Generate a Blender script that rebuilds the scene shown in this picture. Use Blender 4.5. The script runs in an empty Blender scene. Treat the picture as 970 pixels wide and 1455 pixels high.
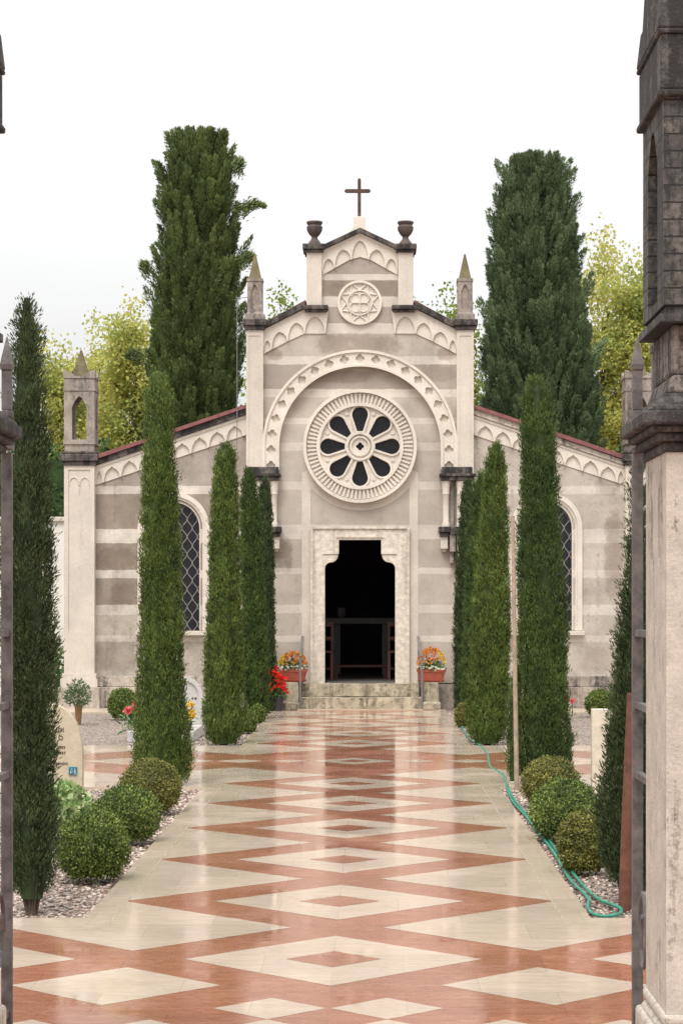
import bpy, bmesh, math, random
import numpy as np
from mathutils import Vector, noise
from mathutils.geometry import tessellate_polygon

PI = math.pi
SC = bpy.context.scene
COL = SC.collection
random.seed(7)

# ------------------------------------------------------------------ camera model
F_PX, CX, CY, EYE, CAMX = 3030.0, 527.0, 856.0, 1.6, 0.168
FZ = 32.4                                   # depth of the chapel front
K = FZ / F_PX

def at(x, y, Y):
    """photo pixel at depth Y -> world X, height"""
    return CAMX + (x - CX) * Y / F_PX, EYE - (y - CY) * Y / F_PX

def gnd(x, y):
    """photo pixel on the ground -> world X, Y"""
    Y = EYE * F_PX / (y - CY)
    return CAMX + (x - CX) * Y / F_PX, Y

def fx(x): return (x - 511) * K
def fh(y): return EYE + (CY - y) * K

# ------------------------------------------------------------------ mesh helpers
ORIGIN = {}

class MB:
    def __init__(s):
        s.v, s.f, s.m = [], [], []
    def add(s, vs, fs, mi=0):
        b = len(s.v)
        s.v.extend([tuple(v) for v in vs])
        for f in fs:
            s.f.append(tuple(i + b for i in f)); s.m.append(mi)
        return s
    def box(s, x0, x1, y0, y1, z0, z1, mi=0, tx=0, ty=0):
        vs = [(x0,y0,z0),(x1,y0,z0),(x1,y1,z0),(x0,y1,z0),
              (x0+tx,y0+ty,z1),(x1-tx,y0+ty,z1),(x1-tx,y1-ty,z1),(x0+tx,y1-ty,z1)]
        return s.add(vs, [(0,3,2,1),(4,5,6,7),(0,1,5,4),(1,2,6,5),(2,3,7,6),(3,0,4,7)], mi)
    def pbox(s, x0, x1, y0, y1, yf, yb, mi=0):
        """box on the chapel front given in photo pixels"""
        return s.box(fx(x0), fx(x1), yf, yb, fh(y1), fh(y0), mi)
    def plate(s, outer, holes, a0, a1, mi=0, axis='y'):
        loops = [outer] + list(holes)
        def P(p, a):
            return (p[0], a, p[1]) if axis == 'y' else ((a, p[0], p[1]) if axis == 'x' else (p[0], p[1], a))
        flat = [p for l in loops for p in l]
        n = len(flat)
        tris = tessellate_polygon([[Vector((p[0], p[1], 0)) for p in l] for l in loops])
        vs = [P(p, a0) for p in flat] + [P(p, a1) for p in flat]
        fs = [tuple(t) for t in tris] + [tuple(i + n for i in reversed(t)) for t in tris]
        b = 0
        for l in loops:
            k = len(l)
            for i in range(k):
                j = (i + 1) % k
                fs.append((b+i, b+j, b+j+n, b+i+n))
            b += k
        return s.add(vs, fs, mi)
    def lathe(s, cx, cy, prof, n=20, mi=0, sx=1, sy=1, rot=0):
        vs, fs = [], []
        for r, z in prof:
            for i in range(n):
                a = 2*PI*i/n + rot
                vs.append((cx + r*sx*math.cos(a), cy + r*sy*math.sin(a), z))
        for k in range(len(prof)-1):
            for i in range(n):
                j = (i+1) % n
                fs.append((k*n+i, k*n+j, (k+1)*n+j, (k+1)*n+i))
        fs.append(tuple(range(n-1, -1, -1)))
        fs.append(tuple((len(prof)-1)*n + i for i in range(n)))
        return s.add(vs, fs, mi)
    def tube(s, pts, r, n=6, mi=0):
        pts = [Vector(p) for p in pts]
        rs = r if isinstance(r, (list, tuple)) else [r]*len(pts)
        vs, fs = [], []
        up = Vector((0.13, 0.21, 0.97))
        for k, p in enumerate(pts):
            d = (pts[min(k+1, len(pts)-1)] - pts[max(k-1, 0)]).normalized()
            a = d.cross(up)
            if a.length < 1e-3: a = d.cross(Vector((1, 0, 0)))
            a.normalize(); b = d.cross(a)
            for i in range(n):
                t = 2*PI*i/n
                vs.append(p + (a*math.cos(t) + b*math.sin(t))*rs[k])
        for k in range(len(pts)-1):
            for i in range(n):
                j = (i+1) % n
                fs.append((k*n+i, k*n+j, (k+1)*n+j, (k+1)*n+i))
        fs.append(tuple(range(n-1, -1, -1)))
        fs.append(tuple((len(pts)-1)*n+i for i in range(n)))
        return s.add(vs, fs, mi)
    def ring(s, cx, cz, r0, r1, yf, yb, n=72, mi=0):
        o = [(cx + r1*math.cos(2*PI*i/n), cz + r1*math.sin(2*PI*i/n)) for i in range(n)]
        h = [(cx + r0*math.cos(2*PI*i/n), cz + r0*math.sin(2*PI*i/n)) for i in range(n)]
        vs = [(p[0], yf, p[1]) for p in o] + [(p[0], yf, p[1]) for p in h] + [(p[0], yb, p[1]) for p in o] + [(p[0], yb, p[1]) for p in h]
        fs = []
        for i in range(n):
            j = (i+1) % n
            fs += [(i, j, n+j, n+i), (2*n+i, 3*n+i, 3*n+j, 2*n+j), (i, 2*n+i, 2*n+j, j), (n+i, n+j, 3*n+j, 3*n+i)]
        return s.add(vs, fs, mi)
    def pyramid(s, cx, cy, w, z0, z1, top=0.01, mi=0, wy=None):
        wy = wy or w
        return s.box(cx-w, cx+w, cy-wy, cy+wy, z0, z1, mi, tx=w-top, ty=wy-top)

def link(name, me, parent, origin):
    o = bpy.data.objects.new(name, me)
    COL.objects.link(o)
    if parent is not None:
        o.parent = parent
        ORIGIN[o.name] = ORIGIN[parent.name]
    else:
        o.location = origin
        ORIGIN[o.name] = Vector(origin)
    return o

def obj(name, mb, mats, parent=None, origin=None, smooth=False, bevel=0, recalc=True):
    if not isinstance(mats, (list, tuple)): mats = [mats]
    og = ORIGIN[parent.name] if parent is not None else Vector(origin or (0, 0, 0))
    me = bpy.data.meshes.new(name)
    me.from_pydata([(v[0]-og[0], v[1]-og[1], v[2]-og[2]) for v in mb.v], [], mb.f)
    for m in mats: me.materials.append(m)
    me.polygons.foreach_set('material_index', mb.m)
    if recalc:
        bm = bmesh.new(); bm.from_mesh(me)
        bmesh.ops.recalc_face_normals(bm, faces=bm.faces)
        bm.to_mesh(me); bm.free()
    if smooth:
        me.polygons.foreach_set('use_smooth', [True]*len(me.polygons))
        if hasattr(me, 'set_sharp_from_angle'): me.set_sharp_from_angle(angle=math.radians(40))
    me.update()
    o = link(name, me, parent, og)
    if bevel:
        b = o.modifiers.new('edge', 'BEVEL'); b.width = bevel; b.segments = 2
        b.limit_method = 'ANGLE'; b.angle_limit = math.radians(50)
    return o

def fast_mesh(name, V, Q, mats, parent=None, origin=None, mi=None, tris=None, tone=None):
    """V (n,3) world, Q (m,4) quads"""
    og = ORIGIN[parent.name] if parent is not None else Vector(origin or (0, 0, 0))
    V = np.asarray(V, dtype=np.float64) - np.array(og)[None, :]
    me = bpy.data.meshes.new(name)
    nq = len(Q); nt = 0 if tris is None else len(tris)
    me.vertices.add(len(V)); me.vertices.foreach_set('co', V.astype(np.float32).ravel())
    me.loops.add(nq*4 + nt*3)
    li = np.asarray(Q, dtype=np.int32).ravel()
    if nt: li = np.concatenate([li, np.asarray(tris, dtype=np.int32).ravel()])
    me.loops.foreach_set('vertex_index', li)
    me.polygons.add(nq+nt)
    st = np.arange(nq)*4
    if nt: st = np.concatenate([st, nq*4 + np.arange(nt)*3])
    me.polygons.foreach_set('loop_start', st.astype(np.int32))
    if not isinstance(mats, (list, tuple)): mats = [mats]
    for m in mats: me.materials.append(m)
    if mi is not None: me.polygons.foreach_set('material_index', np.asarray(mi, dtype=np.int32))
    if tone is None: tone = np.random.default_rng(len(V)).random(nq+nt)
    at_ = me.attributes.new('tone', 'FLOAT', 'FACE'); at_.data.foreach_set('value', np.asarray(tone, dtype=np.float32))
    me.update(calc_edges=True)
    return link(name, me, parent, og)

def tag(o, label, cat, group=None, kind=None):
    o['label'] = label; o['category'] = cat
    if group: o['group'] = group
    if kind: o['kind'] = kind
    return o

def thing(name, label, cat, loc, group=None):
    o = bpy.data.objects.new(name, None); COL.objects.link(o)
    o.location = loc; o.empty_display_size = 0.1
    ORIGIN[o.name] = Vector(loc)
    return tag(o, label, cat, group)

# ------------------------------------------------------------------ materials
def newmat(name):
    m = bpy.data.materials.new(name); m.use_nodes = True
    nt = m.node_tree
    return m, nt, nt.nodes['Principled BSDF']

def nd(nt, t, **kw):
    n = nt.nodes.new(t)
    for k, v in kw.items():
        if k in n.inputs: n.inputs[k].default_value = v
        else: setattr(n, k, v)
    return n

def lk(nt, a, b): nt.links.new(a, b)

def coords(nt, scale=(1, 1, 1), kind='Object'):
    tc = nd(nt, 'ShaderNodeTexCoord'); mp = nd(nt, 'ShaderNodeMapping')
    mp.inputs['Scale'].default_value = scale
    lk(nt, tc.outputs[kind], mp.inputs['Vector'])
    return mp.outputs['Vector']

def world_pos(nt, scale=(1, 1, 1)):
    g = nd(nt, 'ShaderNodeNewGeometry'); mp = nd(nt, 'ShaderNodeMapping')
    mp.inputs['Scale'].default_value = scale
    lk(nt, g.outputs['Position'], mp.inputs['Vector'])
    return mp.outputs['Vector']

def noisef(nt, vec, scale, detail=5, rough=0.6):
    n = nd(nt, 'ShaderNodeTexNoise', Scale=scale, Detail=detail, Roughness=rough)
    lk(nt, vec, n.inputs['Vector'])
    return n.outputs['Fac']

def remap(nt, f, a, b, c=0.0, d=1.0):
    m = nd(nt, 'ShaderNodeMapRange')
    m.inputs[1].default_value = a; m.inputs[2].default_value = b
    m.inputs[3].default_value = c; m.inputs[4].default_value = d
    lk(nt, f, m.inputs[0])
    return m.outputs[0]

def mathn(nt, op, a, b=None):
    m = nd(nt, 'ShaderNodeMath', operation=op)
    for i, v in enumerate((a, b)):
        if v is None: continue
        if isinstance(v, (int, float)): m.inputs[i].default_value = v
        else: lk(nt, v, m.inputs[i])
    return m.outputs[0]

def mix(nt, f, a, b, mode='MIX'):
    m = nd(nt, 'ShaderNodeMix', data_type='RGBA', blend_type=mode)
    for i, v in ((0, f), (6, a), (7, b)):
        if isinstance(v, (int, float)): m.inputs[i].default_value = v
        elif isinstance(v, tuple): m.inputs[i].default_value = (*v, 1)
        else: lk(nt, v, m.inputs[i])
    return m.outputs[2]

def bump(nt, h, dist, strength, bsdf):
    b = nd(nt, 'ShaderNodeBump', Strength=strength, Distance=dist)
    lk(nt, h, b.inputs['Height']); lk(nt, b.outputs[0], bsdf.inputs['Normal'])

def weather(nt, col, vec, dark=(0.05, 0.045, 0.04), amount=0.5, lo=0.58, hi=0.75, mott=0.25, mscale=2.0):
    """mottling, run-marks and dark lichen spots on mineral surfaces"""
    m1 = noisef(nt, vec, mscale, 6, 0.65)
    col = mix(nt, 1.0, col, mix(nt, remap(nt, m1, 0.3, 0.7), (1-mott,)*3, (1+mott*0.6,)*3), 'MULTIPLY')
    st = nd(nt, 'ShaderNodeMapping'); st.inputs['Scale'].default_value = (5, 5, 0.5)
    lk(nt, vec, st.inputs['Vector'])
    n2 = noisef(nt, st.outputs[0], 1.2, 6, 0.7)
    n3 = noisef(nt, vec, 17, 4, 0.75)
    s = mathn(nt, 'ADD', mathn(nt, 'MULTIPLY', n2, 0.62), mathn(nt, 'MULTIPLY', n3, 0.38))
    fine = noisef(nt, vec, 55, 3, 0.8)
    col = mix(nt, 1.0, col, mix(nt, remap(nt, fine, 0.25, 0.75), (.84,)*3, (1.12,)*3), 'MULTIPLY')
    return mix(nt, remap(nt, s, lo, hi, 0, amount), col, dark)

def stone(name, base, rough=0.85, bmp=0.25, vs=1.0, **kw):
    m, nt, b = newmat(name)
    v = world_pos(nt, (vs, vs, vs))
    rgb = nd(nt, 'ShaderNodeRGB'); rgb.outputs[0].default_value = (*base, 1)
    c = weather(nt, rgb.outputs[0], v, **kw)
    lk(nt, c, b.inputs['Base Color']); b.inputs['Roughness'].default_value = rough
    bump(nt, noisef(nt, v, 40, 5, 0.7), 0.01, bmp, b)
    return m

def courses(name, stops, patches=(), **kw):
    """wall in horizontal courses; stops = [(height, colour)] ascending"""
    m, nt, b = newmat(name)
    v = world_pos(nt)
    sep = nd(nt, 'ShaderNodeSeparateXYZ'); lk(nt, v, sep.inputs[0])
    wob = noisef(nt, v, 6, 4, 0.7)
    z = mathn(nt, 'ADD', sep.outputs[2], remap(nt, wob, 0.2, 0.8, -0.012, 0.012))
    r = nd(nt, 'ShaderNodeValToRGB'); cr = r.color_ramp; cr.interpolation = 'CONSTANT'
    for i, (h, c) in enumerate(stops):
        e = cr.elements[i] if i < 2 else cr.elements.new(min(0.999, max(0, h/8.0)))
        if i < 2: e.position = min(0.999, max(0, h/8.0))
        e.color = (*c, 1)
    lk(nt, mathn(nt, 'DIVIDE', z, 8.0), r.inputs[0])
    col = r.outputs[0]
    # large soft damp patches
    big = noisef(nt, v, 0.9, 3, 0.5)
    col = mix(nt, remap(nt, big, 0.45, 0.68, 0, 0.35), col, mix(nt, 1.0, col, (0.72, 0.69, 0.67), 'MULTIPLY'))
    for (px_, py_, rx_, ry_, am) in patches:                          # old damp stains with outlines of their own
        dx = mathn(nt, 'DIVIDE', mathn(nt, 'SUBTRACT', sep.outputs[0], (px_-511)*K), rx_*K)
        dz = mathn(nt, 'DIVIDE', mathn(nt, 'SUBTRACT', sep.outputs[2], EYE + (CY-py_)*K), ry_*K)
        p4 = lambda q: mathn(nt, 'POWER', mathn(nt, 'ABSOLUTE', q), 3.0)
        dd = mathn(nt, 'ADD', mathn(nt, 'ADD', p4(dx), p4(dz)), remap(nt, noisef(nt, v, 4.5, 6, .75),
                     .25, .75, -1.1, 1.1))
        col = mix(nt, remap(nt, dd, 1.3, .35, 0, am), col, mix(nt, 1.0, col, (.62, .57, .54), 'MULTIPLY'))
    col = weather(nt, col, v, **kw)
    lk(nt, col, b.inputs['Base Color']); b.inputs['Roughness'].default_value = 0.9
    bump(nt, noisef(nt, v, 30, 6, 0.75), 0.01, 0.3, b)
    return m

def leafmat(name, cols, rough=0.6, trans=0.12, clump=1.5, clump_amt=0.35, spec=0.25):
    m, nt, b = newmat(name)
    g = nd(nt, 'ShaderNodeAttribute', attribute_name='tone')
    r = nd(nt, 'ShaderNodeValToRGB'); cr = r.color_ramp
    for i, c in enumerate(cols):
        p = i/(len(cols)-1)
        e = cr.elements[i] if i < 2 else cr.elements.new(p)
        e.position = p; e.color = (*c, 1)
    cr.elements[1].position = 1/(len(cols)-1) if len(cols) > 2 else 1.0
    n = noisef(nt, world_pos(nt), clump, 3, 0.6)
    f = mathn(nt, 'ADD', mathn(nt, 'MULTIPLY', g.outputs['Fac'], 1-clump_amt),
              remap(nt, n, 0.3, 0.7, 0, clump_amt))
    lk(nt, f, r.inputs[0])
    lk(nt, r.outputs[0], b.inputs['Base Color'])
    b.inputs['Roughness'].default_value = rough
    b.inputs['Specular IOR Level'].default_value = spec
    t = nd(nt, 'ShaderNodeBsdfTranslucent'); lk(nt, r.outputs[0], t.inputs['Color'])
    mx = nd(nt, 'ShaderNodeMixShader'); mx.inputs[0].default_value = trans
    lk(nt, b.outputs[0], mx.inputs[1]); lk(nt, t.outputs[0], mx.inputs[2])
    lk(nt, mx.outputs[0], nt.nodes['Material Output'].inputs['Surface'])
    return m

def plain(name, c, rough=0.5, metal=0.0, var=0.15, scale=12, bmp=0.0, spec=0.5):
    m, nt, b = newmat(name)
    v = world_pos(nt)
    n = noisef(nt, v, scale, 5, 0.65)
    col = mix(nt, remap(nt, n, 0.3, 0.7), tuple(x*(1-var) for x in c), tuple(min(1, x*(1+var)) for x in c))
    lk(nt, col, b.inputs['Base Color'])
    b.inputs['Roughness'].default_value = rough; b.inputs['Metallic'].default_value = metal
    b.inputs['Specular IOR Level'].default_value = spec
    if bmp: bump(nt, n, 0.01, bmp, b)
    return m

def marble(name, c0, c1, vein, vein_scale=(1.6, 7, 1), rough=(0.04, 0.20), spec=0.40):
    """polished, rain-wet marble slabs: drifting veins, slab-to-slab tone, uneven wet film"""
    m, nt, b = newmat(name)
    v = world_pos(nt)
    mp = nd(nt, 'ShaderNodeMapping'); mp.inputs['Scale'].default_value = vein_scale
    lk(nt, v, mp.inputs['Vector'])
    warp = nd(nt, 'ShaderNodeTexNoise', Scale=1.6, Detail=4.0); lk(nt, v, warp.inputs['Vector'])
    wv = nd(nt, 'ShaderNodeVectorMath', operation='MULTIPLY_ADD')
    lk(nt, warp.outputs['Color'], wv.inputs[0]); wv.inputs[1].default_value = (1.2, 1.2, 0); lk(nt, mp.outputs[0], wv.inputs[2])
    n1 = noisef(nt, wv.outputs[0], 2.2, 8, 0.7)
    n2 = noisef(nt, wv.outputs[0], 9.0, 6, 0.75)
    col = mix(nt, remap(nt, n1, 0.3, 0.7), c0, c1)
    col = mix(nt, remap(nt, n2, 0.46, 0.66, 0, 0.75), col, vein)
    # slab to slab tone
    br = nd(nt, 'ShaderNodeTexBrick'); br.offset = 0.5
    br.inputs['Scale'].default_value = 1.0; br.inputs['Mortar Size'].default_value = 0.002
    br.inputs['Brick Width'].default_value = 0.62; br.inputs['Row Height'].default_value = 0.46
    br.inputs['Color1'].default_value = (0.9, 0.9, 0.9, 1); br.inputs['Color2'].default_value = (1.06, 1.05, 1.04, 1)
    br.inputs['Mortar'].default_value = (0.8, 0.78, 0.76, 1)
    lk(nt, v, br.inputs['Vector'])
    col = mix(nt, 1.0, col, br.outputs['Color'], 'MULTIPLY')
    lk(nt, col, b.inputs['Base Color'])
    w = noisef(nt, v, 1.7, 5, 0.6)
    lk(nt, remap(nt, w, 0.35, 0.65, *rough), b.inputs['Roughness'])
    b.inputs['Specular IOR Level'].default_value = spec
    mp2 = nd(nt, 'ShaderNodeMapping'); mp2.inputs['Scale'].default_value = (3, 3, 1); lk(nt, v, mp2.inputs['Vector'])
    h = mathn(nt, 'ADD', noisef(nt, mp2.outputs[0], 1.6, 3, 0.5), mathn(nt, 'MULTIPLY', n2, 0.02))
    bump(nt, h, 0.0016, 0.5, b)
    return m

CREAM = (0.60, 0.535, 0.47)
G1, G2, G3, G4 = (0.43, 0.375, 0.32), (0.47, 0.41, 0.35), (0.365, 0.312, 0.265), (0.49, 0.43, 0.37)
D1, D2 = (0.29, 0.235, 0.19), (0.305, 0.25, 0.205)

def stops_from(bands, greys, top):
    st = [(0.0, greys[0])]
    for i, (yt, yb) in enumerate(bands):
        st.append((fh(yb), CREAM)); st.append((fh(yt), greys[i+1]))
    return st
nave_bands = [(904,913),(861,871.5),(808,818),(748,766),(685,696),(631,643),(593.6,603.6),(553,565),(507,520),(462,475),(423,436),(390,398)]
nave_greys = [G1, G2, G2, G1, G2, G4, G4, G2, G3, G2, G3, D2, G3]
wing_bands = [(905,914),(862,874.5),(812.6,824),(753,772),(691,704)]
M_NAVE = courses('striped nave plaster', stops_from(nave_bands, nave_greys, 8), patches=[(511, 490, 60, 16, .8), (402, 790, 13, 26, .9), (388, 503, 12, 9, .8), (634, 503, 12, 9, .8), (511, 410, 54, 12, .5), (645, 800, 8, 30, .7), (622, 530, 26, 12, .5), (480, 535, 50, 9, .6)],
                 amount=0.4, lo=0.55, hi=0.72, mott=0.22, dark=(.16,.135,.11))
M_WINGL = courses('striped left wing plaster', stops_from(wing_bands, [G1, G2, D2, D1, D1, G3], 8), patches=[(160, 795, 30, 18, .6), (175, 845, 20, 16, .6), (165, 930, 26, 26, .5)], amount=0.5, lo=0.53, hi=0.68, mott=0.35, dark=(.13,.10,.08))
M_WINGR = courses('striped right wing plaster', stops_from(wing_bands, [G4, G4, G2, G4, G2, G4], 8), patches=[(872, 790, 14, 60, .75), (865, 690, 18, 14, .5), (850, 935, 30, 22, .5)], amount=0.65, lo=0.545, hi=0.68, mott=0.25, dark=(.10,.08,.07))
M_CREAM = stone('cream stone', (0.60, 0.53, 0.455), amount=0.4, lo=0.55, hi=0.75, mott=0.16, dark=(.2,.16,.13))
M_CREAM2 = stone('pale carved stone', (0.67, 0.60, 0.52), amount=0.5, lo=0.56, hi=0.74, mott=0.15, dark=(.18,.145,.115))
M_DOORST = stone('speckled door stone', (0.66, 0.59, 0.50), amount=0.6, lo=0.50, hi=0.62, mott=0.3, mscale=14, dark=(0.30, 0.25, 0.20))
M_DARK = stone('lichen dark coping', (0.14, 0.115, 0.10), amount=0.95, lo=0.42, hi=0.54, mott=0.6, mscale=9, dark=(0.016, 0.014, 0.014), bmp=1.0)
M_MIDC = stone('half weathered coping', (0.5, 0.43, 0.36), amount=0.9, lo=0.5, hi=0.62, mott=0.4, mscale=5, dark=(0.05, 0.04, 0.035), bmp=0.7)
M_PINN = stone('weathered pinnacle stone', (0.33, 0.28, 0.24), amount=0.88, lo=0.46, hi=0.60, mott=0.35, mscale=4, dark=(0.05, 0.042, 0.036), bmp=0.6)
M_SPIRE = stone('mossy spire stone', (0.17, 0.14, 0.07), amount=0.8, lo=0.48, hi=0.64, mott=0.4, mscale=6, dark=(0.06, 0.05, 0.04), bmp=0.6)
M_PLINTH = stone('stained plinth stone', (0.46, 0.39, 0.33), amount=0.8, lo=0.49, hi=0.62, mott=0.35, mscale=4, bmp=0.5)
M_PLINTHR = stone('blackened plinth stone', (0.33, 0.275, 0.23), amount=0.95, lo=0.47, hi=0.6, mott=0.4, mscale=5, bmp=0.6)
M_STEP = stone('mossy step stone', (0.48, 0.41, 0.30), amount=0.9, lo=0.47, hi=0.60, mott=0.45, mscale=5, dark=(0.06, 0.045, 0.025), bmp=0.7)
M_TILE = plain('red roof tile', (0.21, 0.078, 0.074), 0.8, var=0.3, scale=9)
M_GLASS = plain('dark leaded glass', (0.012, 0.011, 0.016), 0.22, var=0.4, scale=30, spec=0.35)
M_LEAD = plain('pale lead cames', (0.22, 0.205, 0.20), 0.6, var=0.2)
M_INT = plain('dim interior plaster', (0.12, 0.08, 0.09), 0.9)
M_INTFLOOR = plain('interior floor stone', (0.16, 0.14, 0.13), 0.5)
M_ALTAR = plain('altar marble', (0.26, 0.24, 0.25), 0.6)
M_WOOD = plain('red brown wood', (0.13, 0.045, 0.028), 0.5, var=0.3)
M_RUST = plain('rusty cross iron', (0.075, 0.04, 0.033), 0.8, var=0.4, scale=20)
M_URN = stone('dark urn stone', (0.11, 0.08, 0.07), amount=0.8, lo=0.5, hi=0.65, mott=0.4, dark=(0.03, 0.025, 0.025), bmp=0.5)
M_RAIL = plain('galvanised rail', (0.20, 0.19, 0.19), 0.5, metal=0.3, var=0.2)
M_TERRA = plain('terracotta plastic', (0.36, 0.085, 0.05), 0.5, var=0.18)
M_BLACKPOT = plain('black plastic pot', (0.03, 0.025, 0.03), 0.5)
M_WHITE = marble('white marble floor', (0.475, 0.385, 0.307), (0.595, 0.492, 0.402), (0.39, 0.295, 0.215))
M_RED = marble('red marble floor', (0.30, 0.122, 0.074), (0.42, 0.20, 0.135), (0.185, 0.062, 0.036))
M_KERB = stone('kerb stone', (0.52, 0.43, 0.325), rough=0.3, amount=0.3, lo=0.6, hi=0.75, mott=0.15)
M_JOINT = plain('dark joint', (0.36, 0.29, 0.22), 0.6, var=0.6, scale=7)
M_CEMW = stone('white rendered wall', (0.70, 0.68, 0.62), amount=0.2, mott=0.1)
M_HOSE = plain('green hose rubber', (0.02, 0.20, 0.13), 0.5, var=0.5)
M_GATE = plain('old painted iron', (0.10, 0.086, 0.082), 0.6, metal=0.0, var=0.6, scale=14, bmp=0.4)
M_STAKE = plain('red brown stake', (0.11, 0.04, 0.024), 0.75, var=0.4, scale=18, bmp=0.4)
M_POLE = plain('bare wooden pole', (0.33, 0.245, 0.18), 0.8, var=0.3, scale=14)
M_BARK = plain('brown bark', (0.09, 0.06, 0.045), 0.9, var=0.4, scale=20, bmp=0.6)
M_GRAVE = stone('beige grave stone', (0.52, 0.43, 0.31), rough=0.6, amount=0.25, mott=0.15, mscale=12)
M_GRAVEW = stone('white grave marble', (0.50, 0.48, 0.455), rough=0.5, amount=0.2, mott=0.1)
M_GRAVEB = stone('pale slab', (0.62, 0.53, 0.42), rough=0.6, amount=0.35, mott=0.18, mscale=8)
M_LET = plain('dark bronze letters', (0.05, 0.035, 0.03), 0.5)
M_PLQ = plain('blue green enamel', (0.02, 0.16, 0.22), 0.25, var=0.7, scale=45)
M_PLQW = plain('pale enamel', (0.55, 0.6, 0.65), 0.3)
M_BRONZE = plain('bronze vase', (0.27, 0.16, 0.075), 0.45, metal=0.5)
M_PIER = stone('gate pier stone', (0.52, 0.46, 0.395), vs=2.0, amount=0.8, lo=0.525, hi=0.62, mott=0.22, mscale=5, dark=(0.12, 0.085, 0.065), bmp=0.5)
M_PIERD = stone('blackened pier stone', (0.105, 0.094, 0.084), vs=2.6, amount=0.92, lo=0.43, hi=0.52, mott=0.7, mscale=9, dark=(0.022, 0.018, 0.017), bmp=0.9)
M_PIERM = stone('half blackened pier stone', (0.26, 0.22, 0.19), vs=2.2, amount=0.95, lo=0.45, hi=0.54, mott=0.5, mscale=7, dark=(0.03, 0.025, 0.022), bmp=0.9)

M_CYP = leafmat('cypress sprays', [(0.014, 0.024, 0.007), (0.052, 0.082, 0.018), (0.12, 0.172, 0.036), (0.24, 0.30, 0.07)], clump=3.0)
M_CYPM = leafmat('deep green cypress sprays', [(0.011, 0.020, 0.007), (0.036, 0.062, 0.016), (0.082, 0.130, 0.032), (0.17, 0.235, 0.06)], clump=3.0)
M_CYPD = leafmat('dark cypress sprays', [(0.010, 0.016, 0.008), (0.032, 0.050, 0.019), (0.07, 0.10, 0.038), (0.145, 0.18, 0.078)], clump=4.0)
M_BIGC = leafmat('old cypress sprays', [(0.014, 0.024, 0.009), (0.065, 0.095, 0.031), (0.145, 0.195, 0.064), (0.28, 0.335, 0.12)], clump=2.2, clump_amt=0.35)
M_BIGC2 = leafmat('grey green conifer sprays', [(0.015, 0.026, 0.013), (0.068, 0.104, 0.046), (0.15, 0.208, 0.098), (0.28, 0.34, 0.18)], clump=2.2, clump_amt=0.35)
M_DEAD = leafmat('dead brown sprays', [(0.15, 0.05, 0.03), (0.22, 0.08, 0.04)])
M_BOX = leafmat('box leaves', [(0.014, 0.024, 0.006), (0.058, 0.09, 0.016), (0.14, 0.195, 0.032), (0.34, 0.39, 0.09)], clump=5.0, spec=0.4)
M_BOXR = leafmat('bronzed box leaves', [(0.024, 0.024, 0.008), (0.09, 0.098, 0.02), (0.19, 0.19, 0.036), (0.40, 0.34, 0.10)], clump=5.0, spec=0.4)
M_POP = leafmat('yellowing poplar leaves', [(0.24, 0.33, 0.09), (0.40, 0.44, 0.12), (0.58, 0.54, 0.15), (0.66, 0.54, 0.16)], trans=0.45, clump=0.7, clump_amt=0.55)
M_POPG = leafmat('green poplar leaves', [(0.11, 0.19, 0.03), (0.20, 0.27, 0.04), (0.33, 0.34, 0.06)], trans=0.45, clump=0.7, clump_amt=0.5)
M_IVY = leafmat('variegated ivy leaves', [(0.05, 0.11, 0.03), (0.15, 0.25, 0.07), (0.32, 0.38, 0.16), (0.62, 0.62, 0.42)], clump=9.0)
M_HEDGE = leafmat('dark hedge leaves', [(0.03, 0.06, 0.018), (0.06, 0.11, 0.03), (0.09, 0.15, 0.04)])
M_POTG = leafmat('grey green shrub leaves', [(0.06, 0.10, 0.04), (0.12, 0.17, 0.08), (0.22, 0.26, 0.14)])
M_FLEAF = leafmat('flower foliage', [(0.04, 0.10, 0.03), (0.09, 0.18, 0.05), (0.45, 0.5, 0.3)])
M_MUM = leafmat('orange pansy petals', [(0.35, 0.03, 0.02), (0.62, 0.17, 0.06), (0.72, 0.36, 0.07), (0.75, 0.5, 0.16)], trans=0.2)
M_MUMY = leafmat('yellow petals', [(0.6, 0.32, 0.02), (0.75, 0.5, 0.03), (0.8, 0.6, 0.1)], trans=0.2)
M_REDF = leafmat('scarlet petals', [(0.5, 0.008, 0.008), (0.75, 0.02, 0.015), (0.85, 0.06, 0.04)], trans=0.2)
M_PINK = leafmat('pink lily petals', [(0.6, 0.07, 0.10), (0.75, 0.16, 0.17), (0.8, 0.32, 0.28)], trans=0.2)
M_WHF = leafmat('white petals', [(0.7, 0.68, 0.5), (0.8, 0.8, 0.7)], trans=0.2)

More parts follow.
